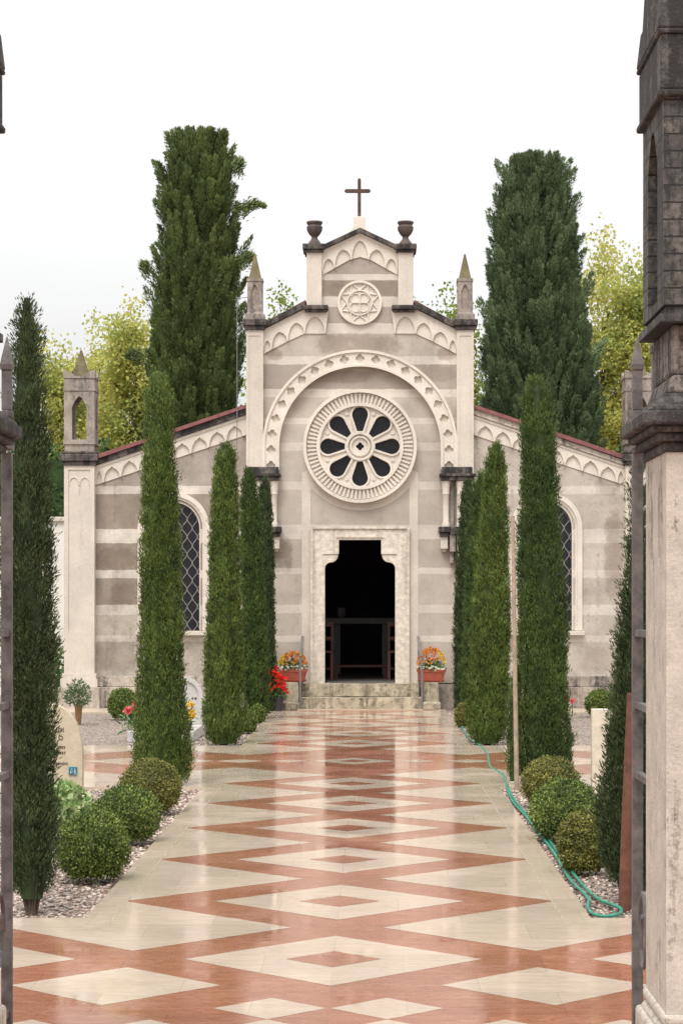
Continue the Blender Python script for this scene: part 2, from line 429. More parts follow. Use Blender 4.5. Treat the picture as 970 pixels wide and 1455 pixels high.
# gravel: pebble-coloured ground
def gravel_mat():
    m, nt, b = newmat('mixed gravel')
    v = world_pos(nt)
    vo = nd(nt, 'ShaderNodeTexVoronoi', Scale=48.0, Randomness=1.0); lk(nt, v, vo.inputs['Vector'])
    r = nd(nt, 'ShaderNodeValToRGB'); cr = r.color_ramp
    cr.elements[0].position = 0.1; cr.elements[0].color = (0.16, 0.125, 0.105, 1)
    cr.elements[1].position = 0.9; cr.elements[1].color = (0.66, 0.56, 0.47, 1)
    e = cr.elements.new(0.5); e.color = (0.40, 0.31, 0.25, 1)
    sp = nd(nt, 'ShaderNodeSeparateColor'); lk(nt, vo.outputs['Color'], sp.inputs[0])
    lk(nt, sp.outputs[0], r.inputs[0])
    col = mix(nt, remap(nt, vo.outputs['Distance'], 0.3, 0.75, 0, 0.85), r.outputs[0], (0.05, 0.04, 0.035))
    col = mix(nt, remap(nt, noisef(nt, v, 0.8, 4), 0.35, 0.7, 0, 0.4), col, mix(nt, 1.0, col, (0.62, 0.57, 0.52), 'MULTIPLY'))
    lk(nt, col, b.inputs['Base Color']); b.inputs['Roughness'].default_value = 0.8
    inv = mathn(nt, 'SUBTRACT', 1.0, vo.outputs['Distance'])
    bump(nt, inv, 0.02, 0.9, b)
    return m
M_GRAVEL = gravel_mat()
def pebble_mat():
    m, nt, b = newmat('loose pebbles')
    g = nd(nt, 'ShaderNodeNewGeometry'); r = nd(nt, 'ShaderNodeValToRGB'); cr = r.color_ramp
    cr.elements[0].color = (0.10, 0.07, 0.06, 1); cr.elements[1].color = (0.62, 0.53, 0.45, 1)
    e = cr.elements.new(0.45); e.color = (0.32, 0.22, 0.175, 1)
    lk(nt, g.outputs['Random Per Island'], r.inputs[0]); lk(nt, r.outputs[0], b.inputs['Base Color'])
    b.inputs['Roughness'].default_value = 0.7
    return m
M_PEB = pebble_mat()

# ------------------------------------------------------------------ ground, paving
GZ = -0.03
g = MB(); g.add([(-150,-60,GZ),(150,-60,GZ),(150,240,GZ),(-150,240,GZ)], [(0,1,2,3)])
ground = obj('ground', g, M_GRAVEL); ground['kind'] = 'structure'

HW, KW = 1.13, 0.15                  # half width of the pattern field, kerb strip
Y_BED1, Y_X0, Y_X1, Y_STEP = 10.8, 18.5, 23.8, 31.75
B1 = HW + KW

def dia(cx, cy, r): return [(cx-r, cy), (cx, cy-r), (cx+r, cy), (cx, cy+r)]

def clip(poly, ax, lim, keep_less):
    out = []
    for i in range(len(poly)):
        p, q = poly[i], poly[(i+1) % len(poly)]
        ip = (p[ax] <= lim) if keep_less else (p[ax] >= lim)
        iq = (q[ax] <= lim) if keep_less else (q[ax] >= lim)
        if ip: out.append(p)
        if ip != iq:
            t = (lim - p[ax])/(q[ax]-p[ax])
            out.append(tuple(p[k] + t*(q[k]-p[k]) for k in (0, 1)))
    return out
def cliprect(poly, x0, x1, y0, y1):
    for ax, l, k in ((0, x0, False), (0, x1, True), (1, y0, False), (1, y1, True)):
        poly = clip(poly, ax, l, k)
        if len(poly) < 3: return []
    return poly

def sheet(mb, poly, z, mi):
    if len(poly) >= 3: mb.add([(p[0], p[1], z) for p in poly], [tuple(range(len(poly)))], mi)

pv = MB()
# slab body (white) : front court, main walk, cross walk
def slab(x0, x1, y0, y1, mi): pv.box(x0, x1, y0, y1, -0.12, 0.0, mi)
slab(-9, 9, -3, Y_BED1, 1)                        # front court, red field
slab(-HW, HW, Y_BED1, Y_X0, 1)                    # main walk
slab(-12, 12, Y_X0, Y_X1, 1)                      # cross walk
slab(-HW, HW, Y_X1, Y_STEP + 0.3, 1)              # walk to the steps
for s in (-1, 1):
    a, b_ = sorted((s*HW, s*B1))
    slab(a, b_, Y_BED1, Y_X0, 0); slab(a, b_, Y_X1, 32.0, 0)
Z1, Z2 = 0.0007, 0.0014
W = 0
# whites on the main walk
rows1 = [9.553 + 1.85*i for i in range(6)]
rows2 = [24.16 + 1.85*i for i in range(4)]
for r in rows1 + rows2:
    sheet(pv, dia(0, r, 0.667), Z1, W); sheet(pv, dia(0, r, 0.215), Z2, 1)
for r in [10.478 + 1.85*i for i in range(5)] + [25.085 + 1.85*i for i in range(4)]:
    for s in (-1, 1):
        d = dia(s*0.925, r, 0.70)
        if r > Y_BED1 and not (Y_X0 < r < Y_X1):
            d = [(s*0.225, r), (s*HW, r-0.905), (s*HW, r+0.905)]
            a, b_ = sorted((s*0.001, s*HW)); d = cliprect(d, a, b_, Y_BED1 if r < 18 else Y_X1, 31.7)
            sheet(pv, d, Z1, W)
            # white rest between the triangle and the kerb
        elif r < Y_BED1:
            sheet(pv, cliprect(d, -9, 9, 0, 10.5), Z1, W)
            sheet(pv, cliprect([(s*0.225, r), (s*HW, r-0.905), (s*HW, r+0.905)], -9, 9, Y_BED1, 14), Z1, W)
            sheet(pv, cliprect([(s*0.225, r), (s*0.9, r-0.7), (s*0.9, r+0.7)], -9, 9, 10.5, Y_BED1), Z1, W)
            sheet(pv, [(s*0.9, 10.499), (s*0.9, 10.501), (s*0.225, 10.501), (s*0.225, 10.499)] if False else [], Z1, W)
# fill the triangles between tip and kerb on the walk: thin wedge beyond 0.925
# front court
for s in (-1, 1):
    a, b_ = sorted((s*0.90, s*9)); 
    sheet(pv, [(a, 10.50), (b_, 10.50), (b_, Y_BED1), (a, Y_BED1)], Z1, W)
    for k in range(1, 5):
        sheet(pv, dia(s*1.82*k, 9.553, 0.667), Z1, W)
        sheet(pv, dia(s*1.82*k, 9.553, 0.215), Z2, 1)
        if k > 1: sheet(pv, cliprect(dia(s*(1.82*k-0.91), 10.478, 0.70), -9, 9, 0, 10.499), Z1, W)
    for k in range(5): sheet(pv, dia(s*(0.90+1.82*k), 8.9, 0.44), Z1, W)
    for k in range(12): sheet(pv, dia(s*(0.23+0.45*k), 7.945, 0.222), Z1, W)
    for k in range(4): sheet(pv, dia(s*(0.23 + 1.82*k), 8.395, 0.222), Z1, W)
    for j in range(3):
        for k in range(5): sheet(pv, dia(s*(0.91+1.82*k), 6.9 - 1.85*j, 0.667), Z1, W)
for j in range(3): sheet(pv, dia(0, 6.0-1.85*j, 0.5), Z1, W)
# cross walk: zigzag running left and right with white darts from both kerbs
ym = (Y_X0+Y_X1)/2 + 0.33
sheet(pv, dia(0, 21.48, 0.43), Z1, W); sheet(pv, dia(0, 21.48, 0.18), Z2, 1)
for s in (-1, 1):
    sheet(pv, dia(s*0.66, 21.48, 0.20), Z1, W)
    for k in range(6):
        sheet(pv, dia(s*(1.15 + 1.85*k), 21.48, 0.24), Z1, W)
        sheet(pv, dia(s*(2.07 + 1.85*k), 21.48, 0.667), Z1, W); sheet(pv, dia(s*(2.07 + 1.85*k), 21.48, 0.215), Z2, 1)
    zz = [(1.15 + 0.925*k, 0.83 if k % 2 == 0 else 1.755) for k in range(12)]
    sheet(pv, [(s*0.225, 19.728), (s*HW, 18.823), (s*HW, Y_X0), (s*11.9, Y_X0), (s*11.9, 19.7)] + [(s*x, 21.48-d) for x, d in reversed(zz)], Z1, W)
    sheet(pv, [(s*0.225, 23.235), (s*HW, 24.14), (s*HW, Y_X1), (s*11.9, Y_X1), (s*11.9, 23.3)] + [(s*x, 21.48+d) for x, d in reversed(zz)], Z1, W)
for s in (-1, 1):
    a, b_ = sorted((s*(B1+.001), s*12)); pv.box(a, b_, Y_X0-.05, Y_X0-.0005, -.12, .001, 0)
    for (ya_, yb2) in ((Y_BED1-.25, Y_X0), (Y_X1, 31.7)):
        a, b_ = sorted((s*(HW+.002), s*(HW+.006))); sheet(pv, [(a, ya_), (b_, ya_), (b_, yb2), (a, yb2)], Z2, 3)
# flat stone under the steps, slab strip along the chapel foot
pv.box(fx(424), fx(600), Y_STEP-0.12, Y_STEP+0.2, -0.05, 0.012, 2)
paving = obj('paved_path', pv, [M_WHITE, M_RED, M_KERB, M_JOINT], recalc=False); paving['kind'] = 'structure'
ft = MB()
for s in (-1, 1):
    a, b_ = sorted((s*1.42, s*4.9)); ft.box(a, b_, 31.2, 32.3, -0.12, -0.005)
fp = obj('footing_pavement', ft, M_KERB); fp['kind'] = 'structure'

# loose pebbles on the beds
def pebbles():
    rng = np.random.default_rng(3)
    ico = bmesh.new(); bmesh.ops.create_icosphere(ico, subdivisions=1, radius=1)
    bv = np.array([v.co[:] for v in ico.verts]); bf = np.array([[v.index for v in f.verts] for f in ico.faces]); ico.free()
    pts = []
    for s in (-1, 1):
        for (y0, y1, w, n) in ((Y_BED1+.02, Y_X0-.02, 1.1, 5200), (Y_X1+.02, 31.2, 1.3, 2600)):
            p = np.stack([s*(B1 + 0.015 + rng.random(n)**1.3*w), y0 + rng.random(n)*(y1-y0), np.full(n, GZ+0.004)], 1)
            pts.append(p)
    P = np.concatenate(pts); n = len(P)
    sc = rng.uniform(0.006, 0.015, (n, 1, 1))*np.stack([rng.uniform(.8, 1.3, n), rng.uniform(.8, 1.3, n), rng.uniform(.5, .8, n)], 1)[:, None, :]
    V = bv[None]*sc*(1+0.25*rng.standard_normal((n, len(bv), 1))*0.6)
    a = rng.random(n)*2*PI; c, s_ = np.cos(a)[:, None], np.sin(a)[:, None]
    V = np.stack([V[..., 0]*c - V[..., 1]*s_, V[..., 0]*s_ + V[..., 1]*c, V[..., 2]], 2) + P[:, None, :]
    T = (bf[None] + (np.arange(n)*len(bv))[:, None, None]).reshape(-1, 3)
    o = fast_mesh('gravel', V.reshape(-1, 3), np.zeros((0, 4), int), M_PEB, tris=T)
    o['kind'] = 'stuff'; o['label'] = 'loose mixed pebbles lying in the planting beds'
    return o
pebbles()

# ------------------------------------------------------------------ foliage
def kites(P, D, L, Wd, rng, Nrm=None, jit=0.45):
    n = len(P)
    R = rng.standard_normal((n, 3))
    if Nrm is not None: R = Nrm + R*jit
    S = np.cross(D, R); S /= np.linalg.norm(S, axis=1, keepdims=True) + 1e-9
    L = np.asarray(L).reshape(-1, 1); Wd = np.asarray(Wd).reshape(-1, 1)
    v = np.stack([P, P + D*L*0.45 + S*Wd/2, P + D*L, P + D*L*0.45 - S*Wd/2], 1).reshape(-1, 3)
    q = np.arange(n*4).reshape(-1, 4)
    return v, q

def unit(a): return a/(np.linalg.norm(a, axis=-1, keepdims=True)+1e-9)

def lumps(phi, h, seed, fp=3, fh_=1.5):
    rng = np.random.default_rng(seed)
    out = np.zeros_like(phi)
    for k in range(7):
        a = rng.integers(1, fp*2+1); b = rng.uniform(.4, 2.2)*fh_*2; p = rng.random()*6.28
        out += np.sin(a*phi + b*h + p)
    return out/7

def core_mesh(cx, cy, z0, prof, H, lean, seed, f, n=18, m=26, lump=0.1, fh_=1.5):
    V, Q = [], []
    for k in range(m):
        t = k/(m-1)
        for i in range(n):
            a = 2*PI*i/n
            r = prof(t)*f*(1 + lump*float(lumps(np.array([a]), np.array([t*H]), seed, 3, fh_)[0])*2)
            V.append((cx + lean[0]*t + r*math.cos(a), cy + lean[1]*t + r*math.sin(a), z0 + t*H))
    for k in range(m-1):
        for i in range(n):
            j = (i+1) % n
            Q.append((k*n+i, k*n+j, (k+1)*n+j, (k+1)*n+i))
    return np.array(V), np.array(Q)

def interp(tab):
    xs, ys = zip(*tab)
    return lambda t: np.interp(t, xs, ys)

def column(name, label, x, Y, H, tab, seed, M, mat, lean=(0, 0), tuft=(0.05, 0.11), leaf=(0.022, 0.04), lw=0.0085, k=16,
           group='clipped column cypresses', out=0.35, lump=0.10, z0=0.0, wisps=60, stem_h=0.15, extra=None, core=0.70):
    rng = np.random.default_rng(seed)
    prof = interp(tab)
    root = thing(name, label, 'cypress', (x, Y, GZ), group)
    def tufts(M, cx, cy, zb, Ht, prof, lean, seed2):
        ts = rng.random(M*3); keep = rng.random(M*3) < prof(ts)/max(p for _, p in tab); ts = ts[keep][:int(M*1.15)]
        phi = rng.random(len(ts))*2*PI
        gap = lumps(phi*2, ts*Ht*.8, seed2+9, 5, 1.0) + .6*lumps(phi, ts*Ht*2.5, seed2+8, 4, 2.5)
        ok = rng.random(len(ts)) < np.clip(.82 + 1.6*gap, .22, 1); ts, phi = ts[ok], phi[ok]
        n = len(ts)
        pr_ = prof(ts); ins = out*0.45*tuft[1] + 0.1*leaf[1]
        r = np.maximum(pr_-ins, pr_*0.35)*(1 + lump*2*lumps(phi, ts*Ht, seed2))*rng.uniform(0.86, 1.0, n)
        base = np.stack([cx + lean[0]*ts + r*np.cos(phi), cy + lean[1]*ts + r*np.sin(phi), zb + ts*(Ht-tuft[1]*.9)], 1)
        d = unit(np.stack([np.cos(phi)*out, np.sin(phi)*out, np.ones(n)], 1) + rng.normal(0, 0.16, (n, 3)))
        l = rng.uniform(*tuft, n)
        s = rng.random((n, k))
        P = base[:, None, :] + d[:, None, :]*(s*l[:, None])[..., None] + rng.normal(0, 0.009, (n, k, 3))
        off = np.clip(rng.normal(0, 0.011, (n, k, 3)), -.017, .017); P = P + off
        D = unit(np.repeat(d[:, None, :], k, 1) + rng.normal(0, 0.20, (n, k, 3)) + off*7)
        rad = np.stack([np.cos(phi), np.sin(phi), np.full(n, .25)], 1)[:, None, :]
        NN = (unit(off) * 0.9 + rad * 0.7).reshape(-1, 3)
        P, D = P.reshape(-1, 3), D.reshape(-1, 3)
        L = rng.uniform(*leaf, len(P)); w = lw*rng.uniform(.7, 1.3, len(P))
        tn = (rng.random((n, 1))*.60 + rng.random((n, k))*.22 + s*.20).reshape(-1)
        return (*kites(P, D, L, w, rng, NN), tn)
    v1, q1, t1 = tufts(M, x, Y, z0, H, prof, lean, seed)
    cv, cq = core_mesh(x, Y, z0, prof, H*0.985, lean, seed, core, lump=lump)
    Vs, Qs, Ts = [cv, v1], [cq, q1 + len(cv)], [np.full(len(cq), .15), t1]  # core gets a fixed dark tone: shade inside the crown, painted
    off = len(cv) + len(v1)
    # wisps at the tip
    n = wisps
    if n:
        tt = rng.uniform(0.86, 0.985, n); ph = rng.random(n)*2*PI; rr = prof(tt)*rng.random(n)*0.9
        P = np.stack([x + lean[0]*tt + rr*np.cos(ph), Y + lean[1]*tt + rr*np.sin(ph), z0 + tt*H - 0.03], 1)
        D = unit(np.stack([np.cos(ph)*.2, np.sin(ph)*.2, np.ones(n)], 1) + rng.normal(0, .12, (n, 3)))
        v, q = kites(P, D, rng.uniform(.05, .10, n), np.full(n, lw*0.8), rng)
        Vs.append(v); Qs.append(q+off); off += len(v); Ts.append(np.full(len(q), .8))
    if extra:
        ex, ez, eH, etab, elean, eM = extra
        ep = interp(etab)
        v, q, t_ = tufts(eM, ex, Y-0.02, ez, eH, ep, elean, seed+5); Ts.append(t_); Vs.append(v); Qs.append(q+off); off += len(v)
        v, q = core_mesh(ex, Y-0.02, ez, ep, eH, elean, seed+5, core); Ts.append(np.full(len(q), .15)); Vs.append(v); Qs.append(q+off); off += len(v)  # side shoot core, inner shade painted the same way
    fast_mesh('crown', np.concatenate(Vs), np.concatenate(Qs), mat, root, tone=np.concatenate(Ts))
    tb = MB()
    if z0 > 0:
        for i in range(11):
            a = i*0.7 + 0.4; rr = 0.028
            tb.tube([(x + rr*math.cos(a)*.7, Y + rr*math.sin(a)*.7, GZ-0.02), (x + rr*2.4*math.cos(a), Y + rr*2.4*math.sin(a), GZ + 0.20)], [0.006, 0.004], 5)
    for i in range(4):
        a = i*PI/2 + 0.4; rr = 0.018 if z0 > 0 else 0.03
        tb.tube([(x + rr*math.cos(a)*.6, Y + rr*math.sin(a)*.6, GZ-0.02), (x + rr*1.4*math.cos(a), Y + rr*1.4*math.sin(a), GZ + 0.25),
                 (x + lean[0]*.3 + rr*math.cos(a), Y + rr*math.sin(a), GZ + H*0.35)], [0.022, 0.016, 0.008], 6)
    obj('trunk', tb, M_BARK, root)
    return root

def at_h(y, Y): return EYE - (y - CY)*Y/F_PX

def col_from_px(name, label, Y, xb, xt, yt, tabpx, seed, M, mat, z0=0.0, **kw):
    """tabpx = [(photo y, radius px)] from foot to tip"""
    mpp = Y/F_PX
    X0, X1 = at(xb, 0, Y)[0], at(xt, 0, Y)[0]
    ztop = at_h(yt, Y); H = ztop - z0
    tab = sorted(((at_h(y, Y)-z0)/H, r*mpp) for y, r in tabpx)
    return column(name, label, X0, Y, H, tab, seed, M, mat, lean=(X1-X0, 0), z0=z0, **kw)

col_from_px('column_cypress', 'dark loose column cypress with bare stems at its foot, beside the left gate', 11.1, 45, 38, 410,
            [(1282, 22), (1264, 31), (1235, 35), (1150, 34), (1080, 31), (1045, 30), (1000, 34), (900, 35), (800, 35), (600, 27), (500, 21), (440, 13), (410, 6)], 11, 2600, M_CYPD, z0=0.06,
            tuft=(0.05, 0.11), leaf=(0.018, 0.034), lw=0.0065, k=24, out=0.5, lump=0.2, wisps=40, core=0.6)
col_from_px('column_cypress', 'tall bright green clipped cypress standing behind the three left box balls', 18.7, 231, 225, 524,
            [(1118, 36), (1080, 40), (1000, 35), (900, 31), (800, 28), (700, 24), (600, 20), (560, 18), (535, 12), (524, 4)], 12, 4200, M_CYP, out=0.28)
col_from_px('column_cypress', 'clipped cypress with a bulging foot in front of the left chapel window', 24.2, 318, 320, 625,
            [(1056, 24), (1025, 30), (985, 25), (960, 28), (850, 23), (760, 20), (680, 17), (645, 14), (625, 4)], 13, 3400, M_CYP, out=0.25, leaf=(0.028, 0.046), lw=0.0105)
col_from_px('column_cypress', 'slim clipped cypress, second from the red begonias on the left', 29.3, 365, 353, 661,
            [(1020, 15), (990, 18), (900, 17), (800, 14.5), (720, 12), (680, 9), (661, 3)], 14, 2600, M_CYPM, out=0.25, leaf=(0.03, 0.05), lw=0.012)
col_from_px('column_cypress', 'narrowest clipped cypress rising right behind the red begonias', 31.4, 379, 376, 675,
            [(1010, 12), (900, 12), (800, 11), (720, 9), (690, 7), (675, 3)], 15, 2200, M_CYPD, out=0.25, leaf=(0.03, 0.05), lw=0.012)
col_from_px('column_cypress', 'tallest dark green clipped cypress, tied to a bare wooden pole', 18.75, 773, 762, 526,
            [(1112, 34), (1060, 39), (950, 36), (850, 33), (750, 29), (650, 25), (590, 21), (555, 17), (526, 5)], 16, 4600, M_CYPM, out=0.28,
            extra=(at(729, 0, 18.75)[0], 0.03, 1.0, [(0, .05), (.5, .06), (1, .03)], (0.02, 0), 500), wisps=110)
col_from_px('column_cypress', 'broad-footed clipped cypress in front of the hose on the right', 24.2, 692, 705, 626,
            [(1056, 24), (1020, 29), (950, 28), (850, 25), (760, 20), (680, 16), (645, 13), (626, 4)], 17, 3400, M_CYP, out=0.25, leaf=(0.028, 0.046), lw=0.0105)
col_from_px('column_cypress', 'clipped cypress half hidden behind the broad-footed right one', 28.2, 675, 682, 668,
            [(1030, 17), (950, 20), (850, 18), (760, 15), (700, 11), (668, 3)], 18, 2400, M_CYPM, out=0.25, leaf=(0.03, 0.05), lw=0.012)
col_from_px('column_cypress', 'clipped cypress nearest the chapel wall on the right of the door', 31.0, 657, 665, 677,
            [(1008, 11), (930, 14), (850, 14), (760, 12), (700, 9), (677, 3)], 19, 2200, M_CYPD, out=0.25, leaf=(0.03, 0.05), lw=0.012)
col_from_px('column_cypress', 'dark cypress with a reddish stake, seen behind the right gate post', 11.5, 900, 908, 640,
            [(1262, 30), (1210, 44), (1150, 47), (1050, 40), (950, 30), (850, 20), (760, 14), (690, 9), (640, 3)], 20, 2400, M_CYPD, z0=0.05,
            tuft=(0.05, 0.11), leaf=(0.018, 0.034), lw=0.0065, k=24, out=0.5, lump=0.18, core=0.64)

def ball(name, label, x, Y, rx, rz, seed, N, mat, group, leaf=(0.013, 0.023), lw=0.0115, cat='box ball', up=0.0):
    rng = np.random.default_rng(seed)
    d = unit(rng.standard_normal((N, 3))); d = d[d[:, 2] > -0.85]; n = len(d)
    ph = np.arctan2(d[:, 1], d[:, 0])
    lum = 1 + 0.12*lumps(ph, d[:, 2]*3, seed, 4, 1.6) + 0.10*lumps(ph*3, d[:, 2]*8, seed+1, 6, 2.5)
    rr = rng.uniform(0.80, 1.0, n)*lum
    cz = GZ + rz*0.96 + up
    P = np.stack([x + d[:, 0]*rx*rr, Y + d[:, 1]*rx*rr, cz + d[:, 2]*rz*rr], 1)
    D = unit(d*0.25 + np.array([0, 0, 0.45]) + rng.normal(0, 0.6, (n, 3)))
    v, q = kites(P, D, rng.uniform(*leaf, n), lw*rng.uniform(.7, 1.2, n), rng, d + np.array([0, 0, .35]), 0.55)
    cv, cq = [], []
    a, b = 14, 20
    for i in range(a+1):
        th = PI*i/a
        for j in range(b):
            p = 2*PI*j/b; z = math.cos(th)
            l = 0.78*(1 + 0.10*float(lumps(np.array([math.atan2(math.sin(p), math.cos(p))]), np.array([z*3]), seed, 4, 1.6)[0]))
            cv.append((x + rx*l*math.sin(th)*math.cos(p), Y + rx*l*math.sin(th)*math.sin(p), cz + rz*l*z))
    for i in range(a):
        for j in range(b):
            k = (j+1) % b; cq.append((i*b+j, (i+1)*b+j, (i+1)*b+k, i*b+k))
    cv = np.array(cv); cq = np.array(cq)
    og = (x, Y, GZ)
    o = fast_mesh(name, np.concatenate([cv, v]), np.concatenate([cq, q+len(cv)]), mat, None, og)
    return tag(o, label, cat, group)

GB = 'clipped box balls along the walk'
def ball_px(label, x, y, r, Y, rz, seed, N, mat, **kw):
    X, _ = at(x, y, Y); mpp = Y/F_PX
    return ball('box_ball', label, X, Y, r*mpp, rz*mpp, seed, N, mat, kw.pop('group', GB), **kw)
ball_px('nearest left box ball, round and bright green, beside the dark cypress', 132, 1201, 53, 12.35, 52, 31, 13000, M_BOX)
ball_px('middle box ball of the three on the left', 180, 1155, 49, 14.3, 43, 32, 13000, M_BOX)
ball_px('bronze-tinted left box ball at the foot of the bright cypress', 214, 1117, 44, 16.3, 41, 33, 13000, M_BOXR)
ball_px('smallest right foreground box ball with bronze leaves, beside the staked cypress', 830, 1194, 39, 12.7, 47, 34, 12000, M_BOXR)
ball_px('largest right box ball, dark green, middle of its row', 803, 1150, 51, 14.4, 47, 35, 14000, M_BOX)
ball_px('box ball at the foot of the wooden pole on the right', 782, 1106, 42, 16.8, 38, 36, 13000, M_BOXR)
ball_px('small pale box ball beside the bulging cypress on the left', 350, 1022, 15, 26.4, 17, 37, 6000, M_BOX, leaf=(.018, .03), lw=.016)
ball_px('smallest box ball next to the slim left cypress', 366, 1013, 11, 28.6, 14, 38, 5200, M_BOX, leaf=(.018, .03), lw=.016)
ball_px('small box ball half hidden by the broad-footed cypress on the right', 659, 1010, 13, 27.6, 18, 39, 6000, M_BOXR, leaf=(.018, .03), lw=.016)
ball_px('box ball on the gravel below the left chapel wing', 175, 999, 22, 29.5, 23, 40, 9000, M_BOX, leaf=(.018, .03), lw=.016, group='box balls at the chapel foot')
ball_px('yellowish box ball below the right chapel wing', 853, 993, 22, 30.2, 20, 41, 9000, M_BOX, leaf=(.018, .03), lw=.016, group='box balls at the chapel foot')

# leafy ground plant in front of the beige grave
def leafy(name, label, cat, x, Y, rx, ry, rz, N, mat, seed, leaf, lw, z=GZ, group=None, shell=0.5, parent=None):
    rng = np.random.default_rng(seed)
    d = unit(rng.standard_normal((N, 3))); d[:, 2] = np.abs(d[:, 2])
    rr = shell + (1-shell)*rng.random(N)**0.6
    P = np.stack([x + d[:, 0]*rx*rr, Y + d[:, 1]*ry*rr, z + d[:, 2]*rz*rr], 1)
    D = unit(d*0.6 + np.array([0, 0, 0.2]) + rng.normal(0, 0.6, (N, 3)))
    v, q = kites(P, D, rng.uniform(*leaf, N), lw*rng.uniform(.7, 1.3, N), rng)
    o = fast_mesh(name, v, q, mat, parent, None if parent is not None else (x, Y, z))
    if parent is None: tag(o, label, cat, group)
    return o
X, _ = at(98, 1130, 16.0)
leafy('variegated_ivy', 'pale variegated ivy mound in front of the beige gravestone', 'ivy', X, 15.6, 0.24, 0.7, 0.30, 2600, M_IVY, 51, (0.03, 0.06), 0.042)

# ------------------------------------------------------------------ big conifers
def conifer(name, label, cx, Y, z0, tabH, seed, nplume, mat, spots=0, limbs=()):
    """tabH = [(height, centre x, radius)]; crown of many upright plumes"""
    rng = np.random.default_rng(seed)
    hs = [t[0] for t in tabH]
    fc = lambda h: np.interp(h, hs, [t[1] for t in tabH]); fr = lambda h: np.interp(h, hs, [t[2] for t in tabH])
    root = thing(name, label, 'conifer', (cx, Y, GZ))
    Vs, Qs, mi, off = [], [], [], 0
    Tn = []
    def put(v, q, m=0, tn=None):
        nonlocal off
        Tn.append(np.full(len(q), .12) if tn is None and len(Tn) == 0 else (rng.random(len(q))*.6+.3 if tn is None else tn))
        Vs.append(v); Qs.append(q+off); mi.append(np.full(len(q), m)); off += len(v)
    h0, h1 = hs[0], hs[-1]
    # inner body in one dark tone, crown shade put into its colour
    n, m = 28, 34; cv, cq = [], []
    for k in range(m):
        h = h0 + (h1-h0)*k/(m-1)*0.97
        for i in range(n):
            a = 2*PI*i/n
            r = fr(h)*0.56*(1 + 0.22*float(lumps(np.array([a]), np.array([h]), seed, 4, .9)[0]))
            cv.append((fc(h) + r*math.cos(a), Y + r*math.sin(a), h))
    for k in range(m-1):
        for i in range(n):
            j = (i+1) % n; cq.append((k*n+i, k*n+j, (k+1)*n+j, (k+1)*n+i))
    put(np.array(cv), np.array(cq))
    for p in range(nplume):
        while True:
            h = rng.uniform(h0, h1-0.15)
            if rng.random() < fr(h)/max(t[2] for t in tabH): break
        a = rng.uniform(0, 2*PI)
        gp = float(lumps(np.array([a*2]), np.array([h*.9]), seed+3, 4, 1.2)[0])
        if gp < -.12 and rng.random() < .65: continue
        if math.sin(a) > 0.45 and rng.random() < 0.75: a = -a           # fewer on the far side
        l = 0.30 + 0.85*rng.random()**1.8; w = l*rng.uniform(0.13, 0.27)
        l = min(l, max((h1 - h) - 0.02, .16))
        r = max(fr(h)*.55, fr(h)-w*.45-.30*l)*rng.uniform(0.74, 1.0)
        b = np.array([fc(h) + r*math.cos(a), Y + r*math.sin(a), h])
        d = unit(np.array([math.cos(a)*0.30, math.sin(a)*0.30, 1.0]) + rng.normal(0, .15, 3))
        N = int(480*l)
        s = rng.random(N)**0.8
        wid = w*np.sqrt(np.clip(1-s, 0, 1))*np.clip(s*5+.4, 0, 1)
        e = unit(rng.standard_normal((N, 3)))
        P = b + d*(s*l)[:, None] + e*(wid*rng.uniform(.6, 1, N))[:, None]
        D = unit(d[None]*1.0 + e*0.40 + rng.normal(0, .22, (N, 3)))
        dead = spots and rng.random() < 0.015 and h < h0 + (h1-h0)*0.45
        v, q = kites(P, D, rng.uniform(.05, .10, N), rng.uniform(.014, .025, N), rng, e*1.0 + np.array([math.cos(a)*.5, math.sin(a)*.5, .3]), .35)
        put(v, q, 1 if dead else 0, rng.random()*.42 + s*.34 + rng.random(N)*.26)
    for (hx, hz, dx, dz, l) in limbs:                                   # stray side branches
        N = 900; s = rng.random(N)
        P = np.stack([hx + dx*s*l, np.full(N, Y-0.3), hz + dz*s*l + 0.12*np.sin(s*3)], 1) + rng.normal(0, .075, (N, 3))*(1.15-s)[:, None]
        D = unit(np.array([dx, 0, dz+.3])[None] + rng.normal(0, .4, (N, 3)))
        v, q = kites(P, D, rng.uniform(.06, .12, N), rng.uniform(.014, .026, N), rng); put(v, q)
    # wispy leaders at the tip
    N = 900; tt = rng.uniform(h1-.8, h1-.14, N); ph = rng.random(N)*2*PI; rr = fr(tt)*rng.random(N)
    P = np.stack([fc(tt)+rr*np.cos(ph), Y+rr*np.sin(ph), tt], 1)
    D = unit(np.stack([np.cos(ph)*.25, np.sin(ph)*.25, np.ones(N)], 1)+rng.normal(0, .15, (N, 3)))
    v, q = kites(P, D, rng.uniform(.12, .3, N), np.full(N, .018), rng); put(v, q)
    fast_mesh('crown', np.concatenate(Vs), np.concatenate(Qs), [mat, M_DEAD], root, mi=np.concatenate(mi), tone=np.concatenate(Tn))
    tb = MB(); tb.tube([(cx, Y, GZ), (cx, Y, h0+0.6), (float(fc(h1*.7)), Y, h1*.7)], [.22, .18, .05], 10)
    obj('trunk', tb, M_BARK, root)
    return root
YB = 43.0
def T(y, x0, x1):
    c, h = at((x0+x1)/2, y, YB); return (h, c, (x1-x0)/2*YB/F_PX*.97)
